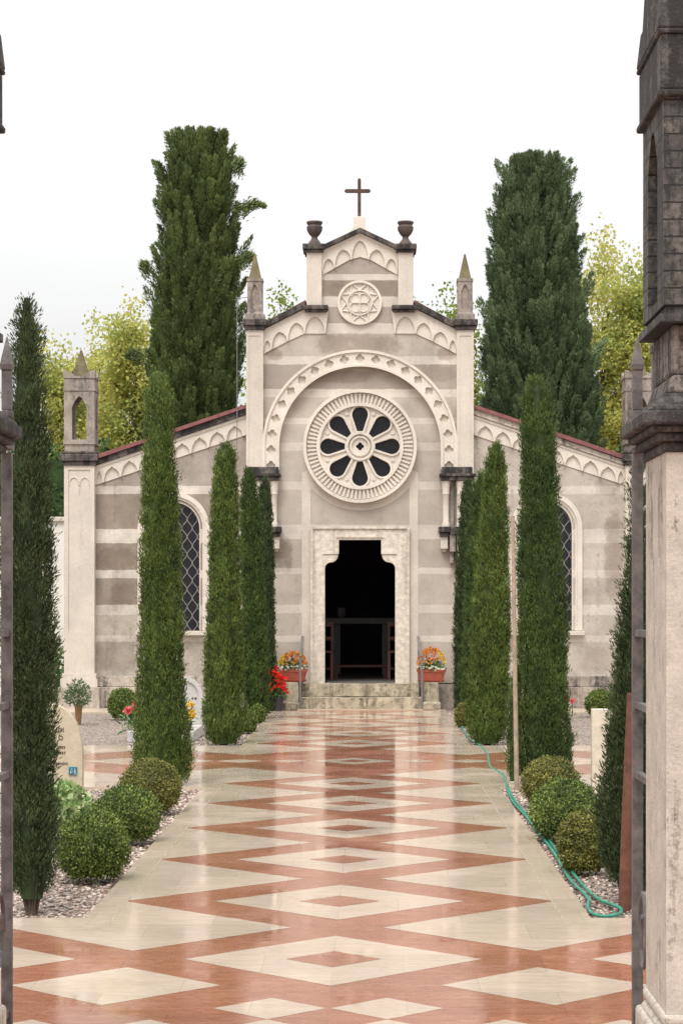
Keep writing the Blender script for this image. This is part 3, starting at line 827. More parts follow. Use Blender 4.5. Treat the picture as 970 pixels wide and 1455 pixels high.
conifer('old_cypress', 'big old cypress with drooping side branches and brown spots behind the left wing', at(270, 0, YB)[0], YB, 0,
        [T(800, 215, 330), T(640, 203, 350), T(560, 205, 352), T(470, 208, 352), T(400, 211, 351), T(370, 216, 350), T(300, 222, 343), T(255, 226, 338), T(232, 232, 331), T(214, 243, 322), T(204, 256, 313), T(195, 268, 306), T(186, 282, 299)],
        61, 1450, M_BIGC, spots=1,
        limbs=[(at(340, 300, YB)[0], at(0, 306, YB)[1], 1, .18, .50), (at(345, 385, YB)[0], at(0, 382, YB)[1], .8, .5, .25),
               (at(335, 250, YB)[0], at(0, 250, YB)[1], .6, .6, .18), (at(215, 400, YB)[0], at(0, 395, YB)[1], -.6, .5, .22), (at(205, 520, YB)[0], at(0, 515, YB)[1], -1, .1, .28)])
conifer('old_cypress', 'broad grey green conifer with even upright plumes behind the right wing', at(768, 0, YB)[0], YB, 0,
        [T(800, 690, 860), T(640, 672, 862), T(580, 672, 860), T(500, 676, 850), T(430, 684, 832), T(370, 690, 826), T(300, 702, 820), T(268, 711, 808), T(248, 719, 797), T(237, 728, 788), T(229, 738, 778), T(221, 751, 767)],
        62, 1700, M_BIGC2)

# ------------------------------------------------------------------ poplars
def poplar(label, px, ytop, Y, rpx, seed, N, mat, hbase=2.2):
    rng = np.random.default_rng(seed); X, ht = at(px, ytop, Y); R = rpx*Y/F_PX
    root = thing('poplar_tree', label, 'tree', (X, Y, GZ), 'yellowing poplars behind the chapel')
    tb = MB(); tips = []
    tb.tube([(X, Y, GZ), (X+.05, Y, ht*.35), (X-.04, Y, ht*.6), (X, Y, ht*.8)], [.11, .08, .045, .01], 8)
    for i in range(44):
        h = rng.uniform(hbase, ht*.9); a = rng.uniform(0, 2*PI)
        taper = np.interp(h, [hbase, ht*.5, ht*.8, ht], [.8, 1, .8, .35])
        l = R*taper*rng.uniform(.75, 1.08); up = l*rng.uniform(.7, 1.3)
        p0 = Vector((X, Y, h - up*.55)); p2 = Vector((X + l*math.cos(a), Y + l*math.sin(a), h + up*.45))
        p1 = p0.lerp(p2, .5) + Vector((0, 0, -.08*l)) + Vector(rng.normal(0, .05, 3))
        tb.tube([p0, p1, p2], [.035, .02, .006], 5)
        for s in (0.4, .6, .8, 1.0): tips.append((p0.lerp(p1, s*2) if s < .5 else p1.lerp(p2, s*2-1), .8 if s < 1 else .6))
        for k in range(2):
            q0 = p1.lerp(p2, rng.uniform(.1, .7)); q1 = q0 + Vector(rng.normal(0, .35, 3)) + Vector((0, 0, .2))
            tb.tube([q0, q1], [.012, .004], 4); tips.append((q1, .6))
    tips.append((Vector((X, Y, ht-.15)), .7)); tips.append((Vector((X, Y, ht-.5)), .7)); tips.append((Vector((X, Y, ht-.9)), .8))
    obj('trunk', tb, M_BARK, root)
    C = np.array([t[0][:] for t in tips]); S = np.array([t[1] for t in tips])
    N = int(N*1.35); idx = rng.integers(0, len(C), N)
    P = C[idx] + rng.normal(0, 1, (N, 3))*np.array([.27, .27, .25])*S[idx][:, None]
    D = unit(rng.normal(0, .7, (N, 3)) + np.array([0, 0, -.5]))
    v, q = kites(P, D, rng.uniform(.06, .11, N), rng.uniform(.05, .09, N), rng)
    fast_mesh('crown', v, q, mat, root)
for a in [('tallest of the yellow poplars left of the old cypress', 192, 424, 47, 52, 71, 14040, M_POP),
          ('yellow poplar above the left wing lantern', 140, 452, 49, 55, 72, 14040, M_POP),
          ('lower yellow poplar between the dark cypress and the lantern', 84, 484, 46, 40, 73, 11340, M_POP),
          ('poplar tip showing between the left pinnacle and the gable', 397, 412, 50, 44, 74, 8100, M_POPG),
          ('green poplar tip showing right of the gable', 637, 402, 50, 54, 75, 9180, M_POPG),
          ('yellow poplar beside the grey green conifer', 856, 326, 48, 56, 76, 17550, M_POP),
          ('yellow poplar cut by the right gate pier', 908, 360, 47, 50, 77, 16200, M_POP)]:
    poplar(*a)

# hedges and boundary wall beside the chapel
for s, lab in ((-1, 'dark clipped hedge behind the white wall on the left'), (1, 'dark clipped hedge behind the white wall on the right')):
    rng = np.random.default_rng(80+s); N = 9000
    x0, x1 = (-12, -4.7) if s < 0 else (4.7, 12)
    u = rng.random((N, 3)); P = np.stack([x0 + u[:, 0]*(x1-x0), 38.9 + u[:, 1]*1.2, GZ + 2.2 + u[:, 2]**.6*2.3*(1+.08*np.sin(u[:, 0]*40))], 1)
    D = unit(rng.normal(0, 1, (N, 3)) + np.array([0, -.3, .4])); v, q = kites(P, D, rng.uniform(.08, .15, N), rng.uniform(.06, .1, N), rng)
    b = MB().box(x0+.05, x1-.05, 39.1, 40.0, GZ, 4.2)
    v0 = np.array(b.v); q0 = np.array(b.f)
    o = fast_mesh('hedge', np.concatenate([v0, v]), np.concatenate([q0, q+8]), M_HEDGE, None, ((x0+x1)/2, 39.5, GZ))
    tag(o, lab, 'hedge')
    w = thing('boundary_wall', 'white rendered boundary wall with coping, %s of the chapel' % ('left' if s < 0 else 'right'), 'wall', ((x0+x1)/2, 37.5, GZ))
    obj('wall_body', MB().box(x0, x1, 37.4, 37.6, GZ, 3.02), M_CEMW, w)
    obj('coping', MB().box(x0, x1, 37.34, 37.66, 3.02, 3.10), M_CREAM, w, bevel=.01)
X, _ = at(84, 940, 35)
leafy('shrub', 'leafy green shrub showing between the dark cypress and the left wing', 'shrub', X-.15, 35, .35, .35, 1.05, 700, M_FLEAF, 85, (.08, .14), .07, shell=.2)

# ------------------------------------------------------------------ chapel
chapel = thing('chapel', 'small striped stone chapel with rose window, stepped gable and dark open doorway', 'chapel', (0, FZ, 0))
def part(name, mb, mats, parent=None, **kw): return obj(name, mb, mats, parent or chapel, **kw)
def pp(pts): return [(fx(x), fh(y)) for x, y in pts]
def mir(pts): return [(1022-x, y) for x, y in reversed(pts)]

# door outline
dl = [(461, 973), (461, 808)]
for i in range(1, 8):
    a = i/7*PI/2; dl.append((461 + 9*(1-math.cos(a))*1.0, 808 - 9*math.sin(a)))
for i in range(1, 8):
    a = i/7*PI/2; dl.append((470 + 10*math.sin(a), 799 - 12*(1-math.cos(a))))
dl += [(481, 786), (481, 767)]
door_px = dl + mir(dl)
door = pp(door_px)
RC = (511, 634.5)
def circ(cx, cy, r, n=64): return [(cx + r*math.cos(2*PI*i/n), cy + r*math.sin(2*PI*i/n)) for i in range(n)]
nave_l = [(352, 1010), (352, 466), (374, 466), (434, 434), (437, 434), (437, 352), (457, 352)]
nave_px = nave_l + [(511, 328)] + mir(nave_l)
part('nave_front', MB().plate(pp(nave_px), [door, pp(circ(*RC, 58))], FZ, FZ+.34), M_NAVE)
# nave body behind
nb = MB()
for s in (-1, 1):
    a, b_ = sorted((s*1.50, s*1.70)); nb.box(a, b_, FZ+.34, 39.5, 0, 5.62)
nb.box(-1.7, 1.7, 39.5, 39.7, 0, 5.62)
nb.box(-1.5, 1.5, FZ+.34, 39.5, 5.2, 5.3)
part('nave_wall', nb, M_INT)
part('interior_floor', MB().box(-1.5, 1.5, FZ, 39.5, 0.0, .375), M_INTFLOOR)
rf = MB()
rf.plate([(-1.69, 5.63), (0, 6.58), (1.69, 5.63), (1.69, 5.73), (0, 6.70), (-1.69, 5.73)], [], FZ+.34, 39.8)
for s in (-1, 1):                                                   # tile edges showing over the front cornice
    q = [(374, 464), (434, 431), (434, 427), (374, 460)]
    rf.plate(pp(q if s < 0 else mir(q)), [], FZ-.10, FZ+.5)
part('nave_roof', rf, M_TILE)

# wings
wcx = {-1: 246, 1: 776}
def arch_px(cx, r, spring, bottom, n=20):
    return [(cx-r, bottom)] + [(cx - r*math.cos(PI*i/n), spring - r*math.sin(PI*i/n)) for i in range(n+1)] + [(cx+r, bottom)]
for s in (-1, 1):
    S = (lambda p: p) if s < 0 else mir
    wm = M_WINGL if s < 0 else M_WINGR
    poly = S([(94, 1008), (94, 660), (135, 656), (352, 584), (352, 1008)])
    part('wing_front', MB().plate(pp(poly), [pp(arch_px(wcx[s], 38, 750, 897))], FZ+.06, FZ+.34), wm)
    b = MB()
    x0, x1 = sorted((s*4.46, s*4.26)); b.box(x0, x1, FZ+.34, 39.0, 0, fh(662))
    x0, x1 = sorted((s*1.71, s*4.46)); b.box(x0, x1, 39.0, 39.2, 0, fh(662))
    part('wing_wall', b, M_CREAM)
    t = MB(); t.plate(pp(S([(133, 648), (349.5, 575.2), (349.5, 580.2), (133, 654)])), [], FZ-.08, 39.3)
    part('wing_roof', t, M_TILE)
    c = MB(); c.plate(pp(S([(135, 654.5), (351, 579.5), (351, 588.5), (135, 661.5)])), [], FZ-.04, FZ+.06)
    part('wing_cornice', c, M_DARK if s < 0 else M_MIDC)
    c = MB(); c.plate(pp(S([(135, 662), (351, 589), (351, 593), (135, 666)])), [], FZ-.01, FZ+.06)
    # blind arcade under the slope
    L = lambda x: 644 - .333*(x-270)
    back = S([(135, 664), (351, 592), (351, L(351)), (135, L(135))])
    c.plate(pp(back), [], FZ+.045, FZ+.06)
    pts = [(351, 592.5), (135, 665.5), (135, L(135))]
    edges = [135, 146] + [146 + 24.9*k for k in range(1, 9)]
    for i in range(len(edges)-1):
        a0, a1 = edges[i], min(edges[i+1], 351)
        if a1 <= a0+2: break
        w = a1-a0; mid = (a0+a1)/2; top = L(mid) - 17 + 0
        e0, e1 = a0+1.2, a1-1.2
        pts.append((e0, L(e0)))
        for k in range(1, 6):
            f = k/6; pts.append((e0 + (mid-e0)*(1-math.cos(f*PI/2))*1.0, L(e0) + (top-L(e0))*math.sin(f*PI/2)*0.97))
        pts.append((mid, top-1.5))
        for k in range(5, 0, -1):
            f = k/6; pts.append((e1 - (e1-mid)*(1-math.cos(f*PI/2)), L(e1) + (top-L(e1))*math.sin(f*PI/2)*0.97))
        pts.append((e1, L(e1)))
    pts.append((351, L(351)))
    c.plate(pp(S(pts)), [], FZ+.005, FZ+.046)
    part('arcade_frieze', c, M_CREAM2)
    # outer pilaster with panel, base, cap
    p = MB(); x0, x1 = sorted((fx(92 if s < 0 else 930), fx(135 if s < 0 else 887)))
    po = [(x0, fh(976)), (x1, fh(976)), (x1, fh(662)), (x0, fh(662))]
    u = (x1-x0)
    h1 = [(x0+.14*u, fh(898)), (x1-.14*u, fh(898)), (x1-.14*u, fh(668)), (x0+.14*u, fh(668))]
    p.plate(po, [h1], FZ-.10, FZ-.085); p.plate(po, [], FZ-.085, FZ+.34)
    for q in range(2):                                            # two little blind arches under the cap
        xa_, xc_ = x0+u*(.14+.36*q), x0+u*(.5+.36*q); m_ = (xa_+xc_)/2
        tp = [(xa_+.01, FZ-.088, fh(690))] + [(xa_+.01+(m_-xa_-.01)*(1-math.cos(f/5*PI/2)), FZ-.088, fh(688)+.10*math.sin(f/5*PI/2)) for f in range(6)]
        tp = tp + [(2*m_-t_[0], t_[1], t_[2]) for t_ in reversed(tp[:-1])]
        p.tube(tp, .011, 6)
    p.tube([(x0+u*.5, FZ-.088, fh(691)), (x0+u*.5, FZ-.088, fh(704))], [.012, .006], 6)
    p.box(x0-.03, x1+.03, FZ-.13, FZ+.3, fh(965), fh(957)); p.box(x0-.05, x1+.05, FZ-.16, FZ+.3, fh(976), fh(964.9))
    part('pilaster', p, M_CREAM)
    p = MB(); p.box(x0-.055, x1+.055, FZ-.16, FZ+.40, fh(656), fh(646)); p.box(x0-.03, x1+.03, FZ-.13, FZ+.37, fh(662), fh(656.1)); p.box(x0-.03, x1+.03, FZ-.13, FZ+.37, fh(645.9), fh(642))
    part('pilaster_cap', p, M_DARK, bevel=.012)
    # open lantern on the pilaster
    yf, yb = FZ-.10, FZ+.36
    lan = MB(); lan.box(x0+.01, x1-.01, yf, yb, fh(641.9), fh(632)); 
    lan.box(x0-.01, x1+.01, yf-.02, yb+.02, fh(631.9), fh(627))
    def larch(a, b_, z0, z1):
        m_, w = (a+b_)/2, (b_-a)/2; o = [(a, z0), (a, z1-w*1.5)]
        for i in range(1, 8):
            f = i/8; o.append((a + w*f, z1 - w*1.5*(1-f)**1.7*1.0))
        o.append((m_, z1)); return o + [(2*m_-q[0], q[1]) for q in reversed(o[:-1])]
    z0, z1 = fh(626.9), fh(556)
    for (ya, yb_) in ((yf, yf+.07), (yb-.07, yb)):
        lan.plate([(x0, z0), (x1, z0), (x1, z1), (x0, z1)], [larch(x0+.26*u, x1-.26*u, z0+.02, fh(564))], ya, yb_)
    for (xa, xb_) in ((x0, x0+.07), (x1-.07, x1)):
        lan.plate([(yf+.0701, z0), (yb-.0701, z0), (yb-.0701, z1), (yf+.0701, z1)], [larch(yf+.13, yb-.13, z0+.02, fh(564))], xa, xb_, axis='x')
    lan.box(x0-.012, x1+.012, yf-.012, yb+.012, z1, fh(552)); lan.box(x0, x1, yf, yb, fh(552), fh(538))
    lan.box(x0-.015, x1+.015, yf-.015, yb+.015, fh(538), fh(535))
    for cx_ in (x0, x1):
        for cy_ in (yf, yb):
            sx = 1 if cx_ == x0 else -1; sy = 1 if cy_ == yf else -1
            xs = sorted((cx_-.01*sx, cx_+.15*sx)); ys = sorted((cy_-.01*sy, cy_+.15*sy))
            lan.add([(cx_-.01*sx, cy_-.01*sy, fh(535)), (cx_+.17*sx, cy_-.01*sy, fh(535)), (cx_-.01*sx, cy_+.17*sy, fh(535)), (cx_-.01*sx, cy_-.01*sy, fh(526)),
                     (cx_+.04*sx, cy_-.01*sy, fh(527)), (cx_-.01*sx, cy_+.04*sy, fh(527)), (cx_+.05*sx, cy_+.05*sy, fh(535))],
                    [(0,1,4,3), (0,3,5,2), (3,4,6,5), (4,1,6), (5,6,2), (0,2,6,1)])
    ln = part('lantern', lan, M_PINN, smooth=False)
    sp = MB(); sp.pyramid((x0+x1)/2, (yf+yb)/2, .125, fh(535), fh(496), .012)
    part('spire', sp, M_SPIRE, ln)
    # plinth
    pl = MB(); xa, xb_ = sorted((fx(135 if s < 0 else 887), fx(352 if s < 0 else 670)))
    pl.box(xa, xb_, FZ-.01, FZ+.2, fh(976), fh(961)); pl.box(xa, xb_, FZ-.045, FZ+.2, -.05, fh(976.2))
    pl.box(x0-.09, x1+.09, FZ-.20, FZ+.3, -.05, fh(976.2))
    part('plinth', pl, M_PLINTH if s < 0 else M_PLINTHR, bevel=.01)
    # window
    w0 = wcx[s]
    wf = MB()
    wf.plate(pp(arch_px(w0, 51, 750, 896)), [pp(arch_px(w0, 44.5, 750, 896.01))], FZ+.02, FZ+.08)
    wf.plate(pp(arch_px(w0, 45.5, 750, 896)), [pp(arch_px(w0, 41, 750, 896.01))], FZ+.045, FZ+.10)
    wf.plate(pp(arch_px(w0, 42, 750, 896)), [pp(arch_px(w0, 36.5, 750, 896.01))], FZ+.065, FZ+.13)
    win = part('window', wf, M_CREAM2)
    obj('glass', MB().plate(pp(arch_px(w0, 37.5, 750, 897)), [], FZ+.14, FZ+.16), M_GLASS, win)
    ld = MB(); d, P_ = 7.4, 25.0
    for k in range(-5, 6):
        seg = []
        for i in range(0, 97):
            y = 897 - i*2.0; x = w0 + k*d + (1 if k % 2 else -1)*d*.47*math.cos(2*PI*(y-700)/P_)
            inside = abs(x-w0) < 36.8 and (y > 750 or (x-w0)**2 + (y-750)**2 < 36.8**2)
            if inside: seg.append((fx(x), FZ+.134, fh(y)))
            else:
                if len(seg) > 2: ld.tube(seg, .0075, 5)
                seg = []
        if len(seg) > 2: ld.tube(seg, .0075, 5)
    obj('lead_lattice', ld, M_LEAD, win)
    obj('sill', MB().box(fx(w0-54), fx(w0+54), FZ-.05, FZ+.13, fh(903), fh(896.5)), M_CREAM, win, bevel=.008)

# nave pilasters, caps and pinnacles
for s in (-1, 1):
    x0, x1 = sorted((fx(350 if s < 0 else 672), fx(374 if s < 0 else 648)))
    u = x1-x0
    p = MB(); po = [(x0, -.02), (x1, -.02), (x1, fh(470)), (x0, fh(470))]
    p.plate(po, [[(x0+.16*u, fh(664)), (x1-.16*u, fh(664)), (x1-.16*u, fh(478)), (x0+.16*u, fh(478))]], FZ-.115, FZ-.105)
    p.plate(po, [], FZ-.105, FZ-.0005); 
    part('pilaster', p, M_CREAM)
    c = MB(); c.box(x0-.05, x1+.06, FZ-.18, FZ+.36, fh(464), fh(455)); c.box(x0-.02, x1+.03, FZ-.15, FZ+.33, fh(470), fh(464.1))
    part('pilaster_cap', c, M_DARK, bevel=.012)
    xm, ym_ = (x0+x1)/2, FZ+.05
    pn = MB(); w = 12.2*K
    pn.box(xm-w*1.12, xm+w*1.12, ym_-w*1.12, ym_+w*1.12, fh(455), fh(447)); pn.box(xm-w, xm+w, ym_-w, ym_+w, fh(447), fh(444), tx=.015, ty=.015)
    w2 = 10.6*K
    zt, zb = fh(400), fh(444)
    def niche(c0):
        a, b_ = c0-w2*.52, c0+w2*.52; o = [(a, fh(440)), (a, fh(415))]
        for i in range(1, 7): f = i/6; o.append((a + (c0-a)*f, fh(415) + (fh(405)-fh(415))*math.sin(f*PI/2)))
        return o + [(2*c0-q[0], q[1]) for q in reversed(o[:-1])]
    pn.box(xm-w2+.03, xm+w2-.03, ym_-w2+.03, ym_+w2-.03, zb, zt)
    for ya in (ym_-w2, ym_+w2-.0295): pn.plate([(xm-w2, zb), (xm+w2, zb), (xm+w2, zt), (xm-w2, zt)], [niche(xm)], ya, ya+.0295)
    for xa in (xm-w2, xm+w2-.0295): pn.plate([(ym_-w2+.03, zb), (ym_+w2-.03, zb), (ym_+w2-.03, zt), (ym_-w2+.03, zt)], [niche(ym_)], xa, xa+.0295, axis='x')
    pn.box(xm-w2*1.08, xm+w2*1.08, ym_-w2*1.08, ym_+w2*1.08, zt, fh(396))
    po_ = part('pinnacle', pn, M_PINN)
    part('spire', MB().pyramid(xm, ym_, 8.8*K, fh(396), fh(360), .012), M_SPIRE, po_)

# gable shoulders with urns
for s in (-1, 1):
    x0, x1 = sorted((fx(435.5 if s < 0 else 586.5), fx(457 if s < 0 else 565)))
    p = MB(); p.box(x0, x1, FZ-.10, FZ+.34, fh(434.5), fh(355))
    part('gable_pier', p, M_CREAM, bevel=.006)
    c = MB(); c.box(x0-.06, x1+.05, FZ-.17, FZ+.40, fh(356), fh(348)); c.box(x0-.035, x1+.025, FZ-.14, FZ+.37, fh(360), fh(356.0))
    part('pier_cap', c, M_DARK, bevel=.012); c = MB()
    xb0, xb1 = sorted((fx(431 if s < 0 else 591), fx(466 if s < 0 else 556)))
    c.box(xb0, xb1, FZ-.17, FZ+.36, fh(441), fh(435)); c.box(xb0+.02, xb1-.02, FZ-.14, FZ+.36, fh(444.5), fh(441.1))
    part('shoulder_ledge', c, M_DARK, bevel=.012)
    xm = (x0+x1)/2; k = K
    pr = [(.1, 347.9), (.1, 344), (.085, 342), (.05, 338), (.045, 335), (.085, 331), (.115, 326), (.122, 321), (.10, 318), (.118, 316), (.125, 314.5), (.12, 313), (.09, 313), (.08, 318)]
    part('urn', MB().lathe(xm, FZ+.10, [(r, fh(y)) for r, y in pr], 24), M_URN, smooth=True)
# cornices on the gable slopes
for s in (-1, 1):
    c = MB()
    S = (lambda p: p) if s < 0 else mir
    c.plate(pp(S([(372, 460), (433, 429.5), (433, 438), (372, 469)])), [], FZ-.12, FZ-.001)
    part('gable_cornice', c, M_DARK); c = MB()
    c.plate(pp(S([(457, 350), (511, 325), (511, 331.5), (457, 356.5)])), [], FZ-.13, FZ+.34)
    part('gable_cornice', c, M_DARK)
c = MB(); 
for s in (-1, 1):
    S = (lambda p: p) if s < 0 else mir
    c.plate(pp(S([(374, 469), (433, 439), (433, 443.5), (374, 474)])), [], FZ-.06, FZ-.001)
    c.plate(pp(S([(457, 357), (511, 332), (511, 335), (457, 360.5)])), [], FZ-.08, FZ-.001)
    # lower arcade
    c.plate(pp(S([(374, 473.5), (433, 443), (466, 443), (462, 474), (432, 474), (408, 485), (385, 497), (374, 503)])), [], FZ-.018, FZ-.001)
    pts = [(466, 443), (433, 443), (374, 473.5), (374, 490)]
    def garch(pts, a, ya, b_, yb_, ytop):
        m_ = (a+b_)/2
        for k in range(0, 6):
            f = k/6; pts.append((a + (m_-a)*(1-math.cos(f*PI/2)), ya + (ytop-ya)*math.sin(f*PI/2)*.97))
        pts.append((m_, ytop))
        for k in range(5, -1, -1):
            f = k/6; pts.append((b_ - (b_-m_)*(1-math.cos(f*PI/2)), yb_ + (ytop-yb_)*math.sin(f*PI/2)*.97))
    garch(pts, 374.5, 503, 384.5, 497, 484)
    garch(pts, 386, 496, 407.5, 485, 472)
    garch(pts, 409, 484.5, 431.5, 474, 459)
    garch(pts, 433, 474, 461, 474, 450)
    pts.append((462, 474))
    c.plate(pp(S(pts)), [], FZ-.055, FZ-.0185)
# upper arcade
up = [(457, 360), (511, 334), (565, 360), (565, 391), (547, 381), (526, 369), (511, 365), (496, 369), (475, 381), (457, 391)]
c.plate(pp(up), [], FZ-.018, FZ-.001)
pts = [(565, 360), (511, 334), (457, 360), (457, 380)]
garch(pts, 458, 391, 474, 381, 368); garch(pts, 475.5, 380.5, 498, 369, 355); garch(pts, 499.5, 369, 522.5, 369, 342)
garch(pts, 524, 369, 546.5, 380.5, 355); garch(pts, 548, 381, 564, 391, 368)
c.plate(pp(pts), [], FZ-.055, FZ-.0185)
part('arcade_frieze', c, M_CREAM2)
# cross with its foot
c = MB(); c.plate(pp([(495, 331), (500, 324), (501, 322), (502, 308), (518, 308), (519, 322), (520, 324), (526, 331)]), [], FZ-.07, FZ+.2)
part('cross_foot', c, M_CREAM2, bevel=.008)
c = MB(); t = 2.4
c.plate(pp([(510-t, 309), (510-t, 272.5), (491, 272.5), (488.5, 270), (491, 267.5), (510-t, 267.5), (510-t, 254), (510, 251.5), (510+t, 254), (510+t, 267.5), (524, 267.5), (526.5, 270), (524, 272.5), (510+t, 272.5), (510+t, 309)]), [], FZ+.03, FZ+.08)
part('cross', c, M_RUST, bevel=.004)
# medallion
md = MB(); mc = (fx(510.5), fh(430)); k = K
md.ring(*mc, 28*k, 31.5*k, FZ-.05, FZ-.001); md.ring(*mc, 0.001, 28.5*k, FZ-.012, FZ-.001, mi=0)
md.ring(*mc, 16.5*k, 18.5*k, FZ-.04, FZ-.0125, n=48)
for i in range(8):
    a0 = i*PI/4 + PI/8
    p0 = (mc[0] + 18*k*math.cos(a0-PI/8), mc[1] + 18*k*math.sin(a0-PI/8)); p1 = (mc[0] + 29*k*math.cos(a0), mc[1] + 29*k*math.sin(a0)); p2 = (mc[0] + 18*k*math.cos(a0+PI/8), mc[1] + 18*k*math.sin(a0+PI/8))
    md.tube([(p0[0], FZ-.025, p0[1]), (p1[0], FZ-.025, p1[1])], .011, 6); md.tube([(p1[0], FZ-.025, p1[1]), (p2[0], FZ-.025, p2[1])], .011, 6)
for (cx_, cz_) in ((-8, 8), (8, 8), (-8, -8), (8, -8)):
    r_ = 7.3*k; pts = []
    for i in range(13):
        a = math.atan2(cz_, cx_) - PI*.62 + i/12*PI*1.24
        pts.append((mc[0] + (cx_*.72)*k + r_*math.cos(a), FZ-.025, mc[1] + (cz_*.72)*k + r_*math.sin(a)))
    md.tube(pts, .010, 6)
md.box(mc[0]-.008, mc[0]+.008, FZ-.032, FZ-.0125, mc[1]-15*k, mc[1]+15*k); md.box(mc[0]-11*k, mc[0]+11*k, FZ-.034, FZ-.0125, mc[1]-.008, mc[1]+.008)
part('medallion', md, M_CREAM2)

# great arch with quatrefoils
A = (511, 636)
RO, RI = 136.5, 115.5
def arcpts(r, n=48, yb=668): return [(A[0]-r, yb)] + [(A[0]-r*math.cos(PI*i/n), A[1]-r*math.sin(PI*i/n)) for i in range(n+1)] + [(A[0]+r, yb)]
def bandpoly(ro, ri): return arcpts(ro) + list(reversed(arcpts(ri)))
def quatre(cx, cz, d, a, rot=0, n=9):
    o = []
    for q in range(4):
        for i in range(n):
            t = -PI/4 + (i+.5)/n*PI/2
            r = d*math.cos(t) + math.sqrt(max(0, a*a - (d*math.sin(t))**2))
            o.append((cx + r*math.cos(t+q*PI/2+rot), cz + r*math.sin(t+q*PI/2+rot)))
    return o
holes = []
RM = (RO+RI)/2
tot = PI*RM; stilt = 26
n_q = 21; step = (tot + 2*stilt)/(n_q-1)
for i in range(n_q):
    l = i*step - stilt
    if l < 0: x, y, rot = A[0]-RM, A[1]-l-0, 0
    elif l > tot: x, y, rot = A[0]+RM, A[1]+(l-tot), 0
    else: a = l/RM; x, y, rot = A[0]-RM*math.cos(a), A[1]-RM*math.sin(a), PI/2 - a
    holes.append(quatre(fx(x), fh(y), 3.4*K, 3.1*K, rot))
ar = MB(); ar.plate(pp(bandpoly(RO, RI)), holes, FZ-.10, FZ-.05)
ar.plate(pp(bandpoly(RO, RI)), [], FZ-.0495, FZ-.001)
arch = part('arch', ar, M_CREAM2)
mo = MB(); mo.plate(pp(bandpoly(RO+1.6, RO-2)), [], FZ-.125, FZ-.101); mo.plate(pp(bandpoly(RI+2.2, RI-1.2)), [], FZ-.125, FZ-.101)
obj('moulding', mo, M_CREAM2, arch)
# arch imposts: capital slab, colonnettes, corbels
for s in (-1, 1):
    X_ = (lambda a, b_: sorted((fx(a), fx(b_)))) if s < 0 else (lambda a, b_: sorted((fx(1022-a), fx(1022-b_))))
    c = MB()
    for nm, bxs in (('impost', ((347, 399, 674, 678, -.24), (350, 396, 678, 684, -.21), (352, 396, 664, 674, -.135))), ('corbel', ((384, 400, 749, 757, -.22), (386, 398, 757, 763, -.19))), ('corbel', ((346, 383.5, 749, 760, -.2),))):
        c = MB()
        for (a, b_, y0, y1, yf) in bxs:
            x0, x1 = X_(a, b_); c.box(x0, x1, FZ+yf, FZ-.001, fh(y1), fh(y0))
        part(nm, c, M_DARK, bevel=.01)
    c = MB()
    for xc in (389.5, 369):
        x0, x1 = X_(xc-5.5, xc+5.5); xm = (x0+x1)/2; yc = FZ-.12
        c.lathe(xm, yc, [(.072, fh(684.2)), (.066, fh(687)), (.05, fh(700)), (.056, fh(702.5)), (.046, fh(704)), (.046, fh(742)), (.06, fh(744)), (.06, fh(748.8))][::-1], 16)
    x0, x1 = X_(387, 397); c.box(x0, x1, FZ-.15, FZ-.001, fh(780), fh(763.2)); c.box(x0+.02, x1-.02, FZ-.10, FZ-.001, fh(784), fh(780.2))
    part('colonnette', c, M_CREAM, smooth=True)
    c = MB(); x0, x1 = X_(378.5, 383.5); c.box(x0, x1, FZ-.09, FZ-.001, fh(800), fh(684.2))
    x0, x1 = X_(376, 384); c.box(x0, x1, FZ-.17, FZ-.001, fh(784), fh(760.2))
    part('recess_strip', c, M_PINN)

# rose window
rw = MB(); rc = (fx(RC[0]), fh(RC[1]))
rose = part('rose_window', MB().ring(*rc, 76*K, 80.5*K, FZ-.13, FZ-.001, n=96).ring(*rc, 57*K, 61.5*K, FZ-.115, FZ-.001, n=96), M_CREAM2)
rb = MB(); rb.ring(*rc, 61.4*K, 76.1*K, FZ-.066, FZ-.001, n=96)
nr = 76
for i in range(nr):
    a = 2*PI*i/nr; ca, sa = math.cos(a), math.sin(a); hw = .0135
    vs = []
    for (r, w_) in ((61.3*K, hw*.9), (75*K, hw*1.2)):
        for yy in (FZ-.10, FZ-.065):
            for sg in (-1, 1): vs.append((rc[0] + r*ca - sg*w_*sa, yy, rc[1] + r*sa + sg*w_*ca))
    rb.add(vs, [(0,1,5,4), (2,6,7,3), (0,4,6,2), (1,3,7,5), (0,2,3,1), (4,5,7,6)])
obj('radial_rib', rb, M_CREAM2, rose)['kind'] = 'stuff'
def petal(th, r0=21.5, rcn=45.2, ra=11.2, w0=4.0, grow=0):
    o = []
    r0 -= grow; w0 += grow*.9; ra += grow
    al = math.acos(min(1, (ra)/math.hypot(rcn-r0, 0.01)))*0.0
    o.append((r0, -w0)); 
    for i in range(0, 19):
        a = -PI*.60 + i/18*PI*1.20; o.append((rcn + ra*math.cos(a), ra*math.sin(a)))
    o.append((r0, w0))
    return [(rc[0] + K*(u_*math.sin(th) + v_*math.cos(th)), rc[1] + K*(u_*math.cos(th) - v_*math.sin(th))) for u_, v_ in o]
pet = [petal(i*PI/4) for i in range(8)]
outer = [(rc[0] + 57.4*K*math.cos(2*PI*i/96), rc[1] + 57.4*K*math.sin(2*PI*i/96)) for i in range(96)]
tr = MB(); tr.plate(outer, pet + [quatre(*rc, 2.9*K, 2.8*K)], FZ-.06, FZ+.06)
